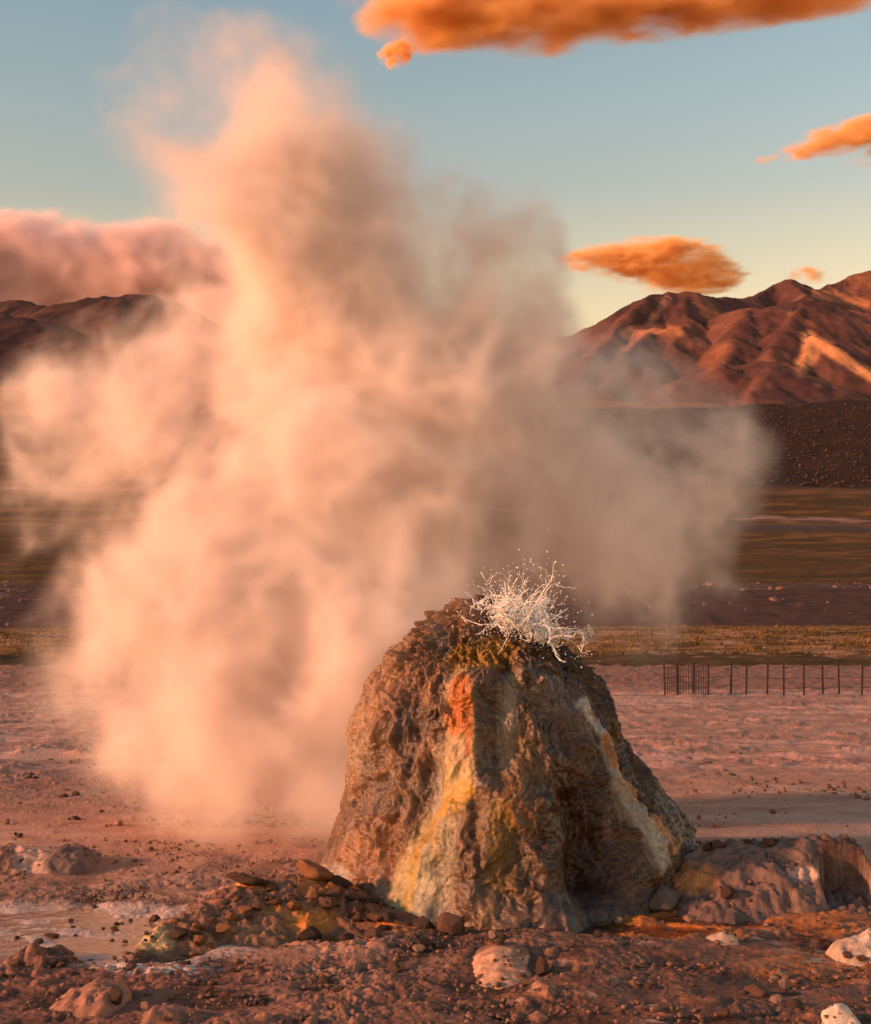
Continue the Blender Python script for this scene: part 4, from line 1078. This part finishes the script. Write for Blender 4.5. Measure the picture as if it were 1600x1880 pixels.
# ------------------------------------------------------------------ fence
def box(V, F, c0, c1, w, d):
    """upright or slanted bar between two points"""
    b = len(V)
    for (x, y, z) in (c0, c1):
        V += [(x-w, y-d, z), (x+w, y-d, z), (x+w, y+d, z), (x-w, y+d, z)]
    F += [(b, b+1, b+2, b+3), (b+7, b+6, b+5, b+4)] + [(b+i, b+4+i, b+4+(i+1) % 4, b+(i+1) % 4) for i in range(4)]
def build_fence():
    YF = 40.0
    posts = [(1222, 1220, 1278), (1246, 1217, 1278), (1274, 1218, 1278), (1301, 1221, 1280), (1342, 1216, 1275), (1370, 1224, 1281), (1409, 1216, 1282), (1440, 1223, 1283), (1477, 1214, 1282), (1512, 1222, 1281), (1542, 1215, 1279), (1583, 1220, 1280), (1612, 1216, 1280), (1645, 1221, 1281), (1680, 1217, 1280)]
    root = bpy.data.objects.new('fence', None); link(root)
    x0, y0, z0 = P(1222, 1280, YF); root.location = (x0, y0, z0)
    tag(root, 'low dark stake fence with wire strands on the plain, right of the cone', 'fence')
    m, nt, bs, N, L = new_mat('weathered_iron'); bs.inputs['Roughness'].default_value = 0.8
    tc = N.new('ShaderNodeTexCoord'); nn = N.new('ShaderNodeTexNoise'); nn.inputs['Scale'].default_value = 9; L.new(tc.outputs['Object'], nn.inputs['Vector'])
    cr = N.new('ShaderNodeValToRGB'); cr.color_ramp.elements[0].color = (0.012, 0.008, 0.007, 1); cr.color_ramp.elements[1].color = (0.05, 0.025, 0.018, 1)
    L.new(nn.outputs['Fac'], cr.inputs[0]); L.new(cr.outputs[0], bs.inputs['Base Color'])
    pts = []
    for i, (px, pt, pb) in enumerate(posts):
        yy = YF + (0.5 if i in (4, 10) else 0) - (0.4 if i in (6, 7, 8) else 0)
        b = P(px, pb, yy); t = P(px + random.uniform(-2.6, 2.6), pt + random.uniform(-2, 2), yy)
        V, F = [], []
        wd = 0.035 if i in (1, 2) else 0.024
        box(V, F, (b[0]-x0, b[1]-y0, b[2]-z0-0.25), (t[0]-x0, t[1]-y0, t[2]-z0), wd, wd)
        box(V, F, (t[0]-x0, t[1]-y0, t[2]-z0), (t[0]-x0, t[1]-y0, t[2]-z0+0.03), wd*1.5, wd*1.5)
        me = poly_mesh('post', V, F, False); me.materials.append(m); link(bpy.data.objects.new('post', me), root)
        pts.append((b, t))
    def wire(frac, i0, i1, r):
        V, F = [], []
        for i in range(i0, i1):
            a_ = [pts[i][0][k]*(1-frac) + pts[i][1][k]*frac for k in range(3)]; b_ = [pts[i+1][0][k]*(1-frac) + pts[i+1][1][k]*frac for k in range(3)]
            for s in range(4):
                t0, t1 = s/4, (s+1)/4
                q = [(a_[0]+(b_[0]-a_[0])*t - x0, a_[1]+(b_[1]-a_[1])*t - y0, a_[2]+(b_[2]-a_[2])*t - 0.02*4*t*(1-t) - z0) for t in (t0, t1)]
                n = len(V)
                for p in q: V += [(p[0], p[1]-r, p[2]-r), (p[0], p[1]+r, p[2]-r), (p[0], p[1], p[2]+r)]
                F += [(n, n+3, n+4, n+1), (n+1, n+4, n+5, n+2), (n+2, n+5, n+3, n)]
        me = poly_mesh('wire', V, F, False); me.materials.append(m); link(bpy.data.objects.new('wire', me), root)
    for fr in (0.3, 0.6, 0.92): wire(fr, 0, len(posts)-1, 0.008)
    # mesh panels between the first four posts
    for i in range(3):
        V, F = [], []
        (b0, t0), (b1, t1) = pts[i], pts[i+1]
        for k in range(1, 6):
            f = k / 6
            xx = b0[0]*(1-f) + b1[0]*f - x0; yy = b0[1] - y0
            box(V, F, (xx, yy, b0[2]-z0+0.04), (xx, yy, t0[2]-z0-0.06), 0.009, 0.009)
        for k in range(6):
            zz = b0[2]-z0 + 0.06 + k * (t0[2]-b0[2]-0.14)/5
            n = len(V); r = 0.005
            for xx in (b0[0]-x0, b1[0]-x0): V += [(xx, b0[1]-y0-r, zz-r), (xx, b0[1]-y0+r, zz-r), (xx, b0[1]-y0, zz+r)]
            F += [(n, n+3, n+4, n+1), (n+1, n+4, n+5, n+2), (n+2, n+5, n+3, n)]
        me = poly_mesh('mesh_panel', V, F, False); me.materials.append(m); link(bpy.data.objects.new('mesh_panel', me), root)
build_fence()

# ------------------------------------------------------------------ water splash
def build_splash():
    r = np.random.default_rng(21)
    root = bpy.data.objects.new('water_splash', None); link(root)
    ox, oy, oz = 0.49, 6.70, 1.33
    root.location = (ox, oy, oz)
    tag(root, 'white splash of boiling water bursting from the crater of the cone', 'water splash')
    m, nt, bs, N, L = new_mat('foaming_water')
    bs.inputs['Base Color'].default_value = (0.98, 0.97, 0.97, 1); bs.inputs['Roughness'].default_value = 0.12; bs.inputs['IOR'].default_value = 1.33
    bs.inputs['Subsurface Weight'].default_value = 0.3; bs.inputs['Subsurface Radius'].default_value = (0.02, 0.02, 0.02)
    bs.inputs['Transmission Weight'].default_value = 0.15
    def tube(V, F, path, rad, ns=6):
        path = np.array(path); n0 = len(V)
        T = np.gradient(path, axis=0); T /= np.linalg.norm(T, axis=1, keepdims=True) + 1e-9
        up = np.array([0.31, 0.17, 0.93]); A = np.cross(T, up); A /= np.linalg.norm(A, axis=1, keepdims=True) + 1e-9; B = np.cross(T, A)
        for i in range(len(path)):
            for k in range(ns):
                an = 2*math.pi*k/ns
                V.append(path[i] + rad[i]*(math.cos(an)*A[i] + math.sin(an)*B[i]))
        for i in range(len(path)-1):
            for k in range(ns):
                F.append((n0+i*ns+k, n0+i*ns+(k+1) % ns, n0+(i+1)*ns+(k+1) % ns, n0+(i+1)*ns+k))
        F.append(tuple(n0+k for k in range(ns))[::-1]); F.append(tuple(n0+(len(path)-1)*ns+k for k in range(ns)))
    nodes = []
    def jet(start, vel, tmax, r0, steps=22, wig=0.012, g=1.6):
        V, F = [], []
        t = np.linspace(0, tmax, steps); ph = r.uniform(0, 50)
        pth = start[None] + vel[None]*t[:, None] + 0.5*np.array([0, 0, -g])*t[:, None]**2
        for a_ in range(3): pth[:, a_] += wig * perlin(t*9 + ph, np.full(steps, ph + a_*7)) * (t/tmax)**0.5 * 2
        rad = r0 * (1 - 0.75*(t/tmax)) * (1 + 0.5*perlin(t*22 + ph, np.full(steps, 3.0)))
        rad[-1] *= 1.9; rad[-2] *= 1.6
        rad = np.maximum(rad, 0.0012)
        tube(V, F, pth, rad)
        me = poly_mesh('jet', V, F); me.materials.append(m); link(bpy.data.objects.new('jet', me), root)
        for i in range(2, steps, 2): nodes.append(pth[i])
        return pth
    ends = []
    FV, FF = [], []
    def sprout(start, dirv, length, r0, depth, top=True):
        # a curling ligament that forks into thinner ones
        V, F = [], []
        steps = 14; pth = [start]; d = dirv / np.linalg.norm(dirv); curl = r.normal(0, 1, 3) * 0.12
        for i in range(steps):
            d = d + curl * 1.3 + r.normal(0, 0.20, 3) * np.array([1, .5, 1]); d[2] -= 0.02; d /= np.linalg.norm(d)
            if i % 5 == 4: curl = r.normal(0, 1, 3) * 0.15
            pth.append(pth[-1] + d * length / steps)
        pth = np.array(pth); t = np.linspace(0, 1, steps + 1)
        rad = r0 * (1 - 0.62 * t) * (1 + 0.45 * perlin(t * 11 + r.uniform(0, 50), np.full(steps + 1, 2.0)))
        if depth == 0 or r.random() < 0.5: rad[-1] = r0 * 0.9; rad[-2] = r0 * 0.8
        tube(V, F, pth, np.maximum(rad, 0.0011))
        if top:
            me = poly_mesh('jet', V, F); me.materials.append(m); link(bpy.data.objects.new('jet', me), root)
        else:
            n0 = len(FV); FV.extend(V); FF.extend([tuple(i + n0 for i in f) for f in F])
        for i in range(1, steps, 2): nodes.append(pth[i])
        ends.append(pth[-1])
        if depth > 0:
            for q in range(r.integers(1, 4)):
                i = r.integers(3, steps); dd = (pth[i] - pth[i-1]); dd /= np.linalg.norm(dd)
                sprout(pth[i], dd + r.normal(0, 0.65, 3) * np.array([1, .5, 1]), length * r.uniform(0.35, 0.75), r0 * 0.60, depth - 1, False)
    for k in range(74):
        f = r.uniform(-1, 1)
        start = np.array([-0.02 + f*0.135, r.uniform(-0.13, 0.10), 0.03 - 0.05*f + r.uniform(-0.03, 0.02)])
        sprout(start, np.array([f*0.6 + r.normal(0, 0.38), r.normal(-0.05, 0.2), abs(r.normal(1.2, 0.45)) + 0.2]), abs(r.normal(0.15, 0.08)) * (1.4 - 0.7*abs(f)) + 0.05, r.uniform(0.0020, 0.0044), 2 if r.random() < 0.5 else 1)
    for k, (dx, ln) in enumerate([(-0.13, 0.36), (-0.10, 0.42), (0.02, 0.36), (0.05, 0.30), (0.17, 0.27), (-0.2, 0.22), (0.25, 0.24), (0.3, 0.2)]):
        sprout(np.array([dx*0.7, 0, 0.02]), np.array([dx*0.7, 0, 1.0]), ln * 0.9, 0.0028, 1)
    me = poly_mesh('fine_spray', FV, FF); me.materials.append(m); o = link(bpy.data.objects.new('fine_spray', me), root); o['kind'] = 'stuff'
    # webs of water stretched between the jets
    nodes_a = np.array(nodes); low = nodes_a[nodes_a[:, 2] < 0.22]
    V, F = [], []; made = 0
    for k in range(4000):
        a_ = low[r.integers(len(low))]; d = np.linalg.norm(low - a_, axis=1)
        cand = np.where((d > 0.018) & (d < 0.055))[0]
        if not len(cand): continue
        b_ = low[r.choice(cand)]
        s = np.linspace(0, 1, 6); mid = (a_ + b_)/2 + r.normal(0, 0.006, 3)
        pth = [(1-t)**2*a_ + 2*t*(1-t)*mid + t*t*b_ for t in s]
        rr = r.uniform(0.0012, 0.0027)
        tube(V, F, pth, rr*np.array([1.7, 1.1, .85, .85, 1.1, 1.7]), 5)
        made += 1
        if made >= 1100: break
    me = poly_mesh('water_web', V, F); me.materials.append(m); o = link(bpy.data.objects.new('water_web', me), root); o['kind'] = 'stuff'
    # droplets
    import bmesh
    bm = bmesh.new(); bmesh.ops.create_icosphere(bm, subdivisions=1, radius=1); dv = np.array([v.co[:] for v in bm.verts]); df = [[v.index for v in f.verts] for f in bm.faces]; bm.free()
    V, F = [], []
    for k in range(2300):
        if k < 1700:
            e_ = ends[r.integers(len(ends))]; p = e_ + r.normal(0, 0.04, 3) * np.array([1, 1, 1.3])
        else:
            p = np.array([r.normal(0.0, 0.13), r.normal(0, 0.07), abs(r.normal(0.10, 0.15))])
        s = 0.0013 + 0.0034 * r.random()**3; n = len(V)
        V += list(dv * s * np.array([1, 1, r.uniform(0.8, 1.6)]) + p); F += [[i+n for i in f] for f in df]
    me = poly_mesh('droplets', V, F); me.materials.append(m); o = link(bpy.data.objects.new('droplets', me), root); o['kind'] = 'stuff'
build_splash()

# ------------------------------------------------------------------ steam
def build_steam():
    lo = np.array([-3.75, 6.95, -0.15]); hi = np.array([2.75, 10.9, 6.15]); vox = 0.0225
    sh = tuple(int(round((hi[i] - lo[i]) / vox)) + 1 for i in range(3)); size = [vox * (s - 1) for s in sh]
    S = np.zeros(sh, np.float32)
    ax = [lo[i] + vox * np.arange(sh[i], dtype=np.float32) for i in range(3)]
    # (px, py, half width, half height, distance, half depth, strength)
    B = [
     # foot, left of the cone
     (430, 1500, 170, 120, 8.3, .7, .75), (520, 1580, 170, 80, 8.0, .5, .75), (330, 1420, 190, 130, 8.6, .7, .65), (480, 1380, 240, 170, 8.6, .9, 1.0), (560, 1440, 170, 170, 8.4, .7, .8),
     (300, 1250, 230, 160, 8.8, .8, .95), (520, 1220, 260, 200, 8.8, 1.0, 1.3), (230, 1130, 160, 130, 9.0, .7, .85), (700, 1150, 200, 180, 8.7, .9, 1.2),
     # body
     (400, 1060, 230, 170, 9.0, .9, 1.3), (600, 1000, 260, 200, 9.0, 1.0, 1.5), (800, 1010, 220, 180, 9.0, .9, 1.3), (950, 1040, 190, 150, 9.1, .8, 1.0), (700, 850, 260, 200, 9.3, 1.0, 1.4),
     (500, 860, 190, 150, 9.1, .9, 1.15), (880, 850, 200, 180, 9.4, .9, 1.15), (620, 720, 210, 170, 9.5, .9, 1.2), (800, 680, 220, 190, 9.5, 1.0, 1.35),
     # column leaning up to the left
     (650, 560, 220, 180, 9.4, .9, 1.3), (820, 520, 190, 150, 9.6, .8, 1.0), (560, 430, 220, 160, 9.3, .9, 1.2), (720, 400, 170, 140, 9.5, .8, 1.0), (480, 300, 200, 160, 9.2, .8, 1.05),
     (600, 270, 170, 150, 9.3, .7, 1.3), (760, 400, 170, 140, 9.5, .7, .9), (880, 500, 150, 130, 9.6, .7, .8), (1000, 720, 140, 130, 9.5, .7, .7), (480, 1500, 190, 110, 8.1, .6, .8), (370, 190, 150, 130, 9.1, .6, 1.1), (270, 210, 110, 90, 9.1, .5, .95), (420, 120, 140, 100, 9.1, .5, 1.1), (510, 140, 120, 110, 9.2, .5, .55), (330, 100, 100, 80, 9.1, .4, .75),
     (540, 60, 90, 70, 9.2, .35, .22), (180, 230, 90, 60, 9.1, .4, .12), (430, 60, 60, 60, 9.1, .35, .35), (350, 420, 130, 120, 9.2, .6, .35),
     # right shoulder, wispy
     (930, 430, 130, 110, 9.8, .6, .5), (960, 560, 120, 130, 9.8, .6, .6), (930, 370, 90, 60, 9.9, .4, .35), (1020, 430, 60, 60, 9.9, .4, .16), (1010, 640, 110, 110, 9.7, .6, .45), (900, 700, 160, 140, 9.6, .8, .9),
     # right lobe
     (1180, 780, 150, 120, 9.6, .6, .75), (1250, 880, 140, 140, 9.6, .6, .65), (1120, 920, 170, 150, 9.4, .8, .95), (1040, 800, 130, 130, 9.5, .7, .6), (1310, 800, 100, 100, 9.7, .4, .12), (1330, 960, 110, 150, 9.7, .4, .15),
     (1230, 1030, 150, 120, 9.4, .6, .5), (1110, 1080, 130, 120, 9.2, .6, .55), (1150, 1200, 110, 130, 9.0, .5, .36), (260, 760, 220, 160, 9.9, .6, .25), (120, 900, 160, 160, 9.9, .5, .2), (1290, 1120, 100, 80, 9.4, .4, .16), (1150, 700, 90, 60, 9.6, .4, .5), (1100, 1280, 90, 70, 8.9, .4, .22),
     # thin left billows
     (250, 700, 190, 120, 10.0, .6, .38), (130, 780, 120, 100, 10.1, .5, .34), (330, 640, 150, 100, 10.0, .6, .34), (200, 880, 160, 120, 9.9, .6, .36), (80, 900, 110, 90, 10.0, .5, .24), (310, 820, 150, 110, 9.8, .6, .36),
     (140, 1010, 130, 90, 9.7, .5, .26), (40, 1020, 90, 90, 9.8, .4, .14), (180, 620, 90, 60, 10.1, .4, .2), (420, 620, 150, 110, 9.9, .6, .5), (180, 1300, 110, 110, 8.9, .5, .25),
     (640, 1560, 90, 60, 8.0, .35, .35), (470, 1600, 170, 60, 7.55, .45, .6), (360, 1560, 110, 40, 7.8, .35, .35), (600, 1500, 90, 90, 7.7, .4, .5),
     (300, 720, 130, 100, 9.9, .5, .35), (120, 700, 90, 80, 10.1, .4, .25), (1200, 700, 90, 60, 9.6, .45, .5), (1270, 760, 90, 80, 9.7, .4, .2), (1300, 880, 90, 110, 9.7, .4, .14), (60, 800, 90, 90, 10.1, .4, .2),
    ]
    for (px, py, rx, ry, Yd, rd, st) in B:
        if st < 0.45: st *= 1.75
        elif st < 0.8: st *= 1.4
        x, y, z = P(px, py, Yd); sx, sz = rx / FPX * Yd * 1.55, ry / FPX * Yd * 1.55; sy = rd * 1.4
        ix = [slice(max(0, int((c - r - lo[i]) / vox)), max(0, int((c + r - lo[i]) / vox) + 2)) for i, (c, r) in enumerate(((x, sx), (y, sy), (z, sz)))]
        q = ((ax[0][ix[0]] - x) / sx)[:, None, None]**2 + ((ax[1][ix[1]] - y) / sy)[None, :, None]**2 + ((ax[2][ix[2]] - z) / sz)[None, None, :]**2
        S[ix[0], ix[1], ix[2]] += 0.62 * st * np.maximum(0, 1 - q)**2
    E_ = 1 - np.exp(-1.0 * S)
    # turbulent vapour: a soft envelope times a log-normal field of rounded billows, curled by warps of falling size
    n1 = grid_fbm(sh, size, 0.9, 5, 0.72, 100)
    n1 /= n1.std()
    n2 = grid_fbm(sh, size, 1.8, 5, 0.74, 150, billow=True); n2 = (n2 - n2.mean()) / n2.std()
    N_ = 0.62 * n1 + 0.62 * n2
    D = [0.26 * grid_fbm(sh, size, 0.8, 2, 0.5, 300 + 20*i) for i in range(3)]
    D2 = [0.10 * grid_fbm(sh, size, 2.6, 2, 0.55, 400 + 20*i) for i in range(3)]
    N_ = warp_grid(N_, D, vox); N_ = warp_grid(N_, D2, vox)
    thick = warp_grid(E_, [D[i] + D2[i] for i in range(3)], vox)
    F = thick + (0.07 + 0.17 * smooth(0, 0.5, thick)) * N_
    dens = np.clip(F - 0.20, 0, 1)**2.0 * np.exp(0.5 * np.clip(N_, -3, 2.2)) + 0.008 * np.clip(thick - 0.1, 0, 0.5)
    del D, D2, n1, n2
    # clear of the ground and of the box sides
    zz = ax[2][None, None, :]
    gz = base_z(ax[1])[None, :, None]
    dens = dens * (0.12 * smooth(-0.02, 0.1, zz - gz) + 0.88 * smooth(0.02, 1.0, zz - gz)) 
    for a_ in range(3):
        t = np.minimum(np.arange(sh[a_]), sh[a_] - 1 - np.arange(sh[a_])) / 8.0
        dens = dens * np.clip(t, 0, 1).reshape([-1 if b == a_ else 1 for b in range(3)]).astype(np.float32)
    dens[dens < 0.004] = 0
    o = volume_object('steam_plume', dens, tuple(lo), vox, volume_material('steam', 5.2, (0.995, 0.93, 0.91), 0.0))
    tag(o, 'billowing pink and orange steam plume rising behind the geyser cone', 'steam plume')
build_steam()

# ------------------------------------------------------------------ clouds
def build_cloud(name, label, blobs, Yd, nvox, density, seed, nscale=1.0, streak=1.0, thr=0.12, amp=0.9, color=(1, .73, .38), gain=.55):  # default color puts the sunset orange into the vapour itself
    xs = [P(b[0] - b[2]*1.3, 0, Yd)[0] for b in blobs] + [P(b[0] + b[2]*1.3, 0, Yd)[0] for b in blobs]
    zs = [P(0, b[1] + b[3]*1.3, Yd)[2] for b in blobs] + [P(0, b[1] - b[3]*1.3, Yd)[2] for b in blobs]
    rd = max(b[4] for b in blobs) * Yd / FPX * 1.3
    lo = np.array([min(xs), Yd - rd, min(zs)]); hi = np.array([max(xs), Yd + rd, max(zs)])
    vox = float((hi - lo).max() / nvox)
    sh = tuple(int(round((hi[i] - lo[i]) / vox)) + 1 for i in range(3)); size = [vox*(s-1) for s in sh]
    ax = [lo[i] + vox*np.arange(sh[i], dtype=np.float32) for i in range(3)]
    S = np.zeros(sh, np.float32)
    for (px, py, rx, ry, rdp, st, slant, *dy) in blobs:
        x, y, z = P(px, py, Yd); y -= (dy[0] if dy else 0); k = Yd / FPX * 1.45
        X_ = (ax[0] - x)[:, None, None]; Z_ = (ax[2] - z)[None, None, :] - slant * X_
        q = (X_/(rx*k))**2 + ((ax[1] - y)/(rdp*k))[None, :, None]**2 + (Z_/(ry*k))**2
        S += st * np.maximum(0, 1 - q)**1.2
    L0 = max(size)
    f = 8.0 * nscale / L0
    n1 = grid_fbm(sh, size, f, 5, 0.68, seed, zs=streak); n1 /= n1.std()
    n2 = grid_fbm(sh, size, f * 1.6, 5, 0.68, seed + 5, billow=True, zs=streak); n2 = (n2 - n2.mean()) / n2.std()
    N_ = 0.65 * n1 + 0.6 * n2
    def W(fr, am, sd): return [grid_fbm(sh, size, f * fr, 2, 0.5, sd + 9*i, zs=streak) * L0 * am / nscale * (1.0 if i != 2 else 1/streak) for i in range(3)]
    D, D2 = W(0.7, 0.035, seed + 50), W(2.6, 0.012, seed + 90)
    N_ = warp_grid(warp_grid(N_, D, vox), D2, vox)
    E_ = warp_grid(1 - np.exp(-1.1 * S), [D[i] + D2[i] for i in range(3)], vox)
    F = E_ + amp * (0.08 + 0.20 * smooth(0, 0.5, E_)) * N_
    dens = np.clip(F - 0.26, 0, 1)**1.7 * np.exp(0.5 * np.clip(N_, -3, 2.2)) * 1.6
    for a_ in range(3):
        t = np.minimum(np.arange(sh[a_]), sh[a_]-1-np.arange(sh[a_])) / 3.0
        dens = dens * np.clip(t, 0, 1).reshape([-1 if b == a_ else 1 for b in range(3)]).astype(np.float32)
    dens[dens < 0.004] = 0
    o = volume_object(name, dens, tuple(lo), vox, volume_material('vapour_' + name, density * 1.35, color, 0.0))
    return tag(o, label, 'cloud')
YC = 9000
build_cloud('cloud', 'lens shaped glowing orange cloud over the peak at the right',
            [(1190, 478, 130, 32, 90, 1.0, 0), (1130, 474, 85, 18, 60, .6, 0), (1260, 490, 100, 34, 80, .8, -0.12), (1270, 520, 80, 20, 60, .5, 0), (1320, 500, 45, 22, 40, .35, 0), (1240, 535, 80, 14, 40, .35, 0)], YC, 230, 0.012, 500, nscale=1.3, streak=4.0, amp=0.6)
build_cloud('cloud', 'long orange and mauve cloud bank across the top edge of the sky',
            [(800, 20, 110, 45, 100, 1.0, 0), (900, 50, 130, 42, 100, .95, 0), (980, 60, 110, 42, 90, .8, 0), (700, 42, 50, 18, 50, .4, 0.25), (1080, 30, 170, 48, 110, 1.0, 0), (1250, 5, 200, 45, 110, 1.0, 0.05), (1430, -10, 200, 30, 100, .8, 0.05), (1560, 0, 120, 20, 70, .5, 0), (900, -40, 260, 60, 130, 1.0, 0), (1300, -60, 400, 60, 140, 1.0, 0)], YC, 300, 0.009, 520, nscale=1.1, streak=4.0, amp=0.7)
build_cloud('cloud', 'tiny orange puff hanging below the left end of the long cloud',
            [(730, 95, 34, 24, 26, .9, 0.3), (715, 100, 20, 10, 16, .4, 0)], YC, 90, 0.02, 540, nscale=0.8)
build_cloud('cloud', 'slanting orange cloud reaching in at the right edge of the sky',
            [(1480, 272, 80, 16, 50, .8, 0.25), (1560, 252, 90, 26, 60, 1.0, 0.15), (1640, 250, 110, 30, 60, 1.0, 0), (1570, 296, 45, 9, 30, .4, -0.1)], YC, 170, 0.014, 560, nscale=1.0, streak=3.4, amp=0.65)
build_cloud('cloud', 'small pink puff behind the right mountain ridge',
            [(1490, 508, 46, 16, 30, .7, 0), (1475, 500, 24, 12, 20, .4, 0), (1420, 545, 60, 14, 30, .25, 0)], YC, 110, 0.008, 580, nscale=0.9)
build_cloud('cloud', 'big pinkish mauve cloud bank above the dark mountain at the left',
            [(60, 450, 120, 62, 110, 1.1, 0), (-80, 460, 160, 70, 120, 1.1, 0), (230, 470, 110, 60, 100, 1.0, 0), (160, 500, 160, 60, 120, 1.0, 0), (350, 500, 130, 56, 100, .9, 0), (460, 540, 160, 60, 100, .8, 0), (60, 540, 260, 60, 120, 1.1, 0), (300, 570, 260, 60, 120, 1.0, 0), (600, 600, 200, 50, 100, .7, 0),
             (-260, 440, 190, 80, 150, 1.3, 0, 150), (-420, 430, 200, 80, 160, 1.2, 0, 200), (-330, 520, 300, 90, 180, 1.2, 0, 150)], YC + 1500, 260, 0.012, 600, nscale=1.8, amp=0.6, color=(1, .88, .90))  # these three unseen blobs are added off-frame to shade the bank
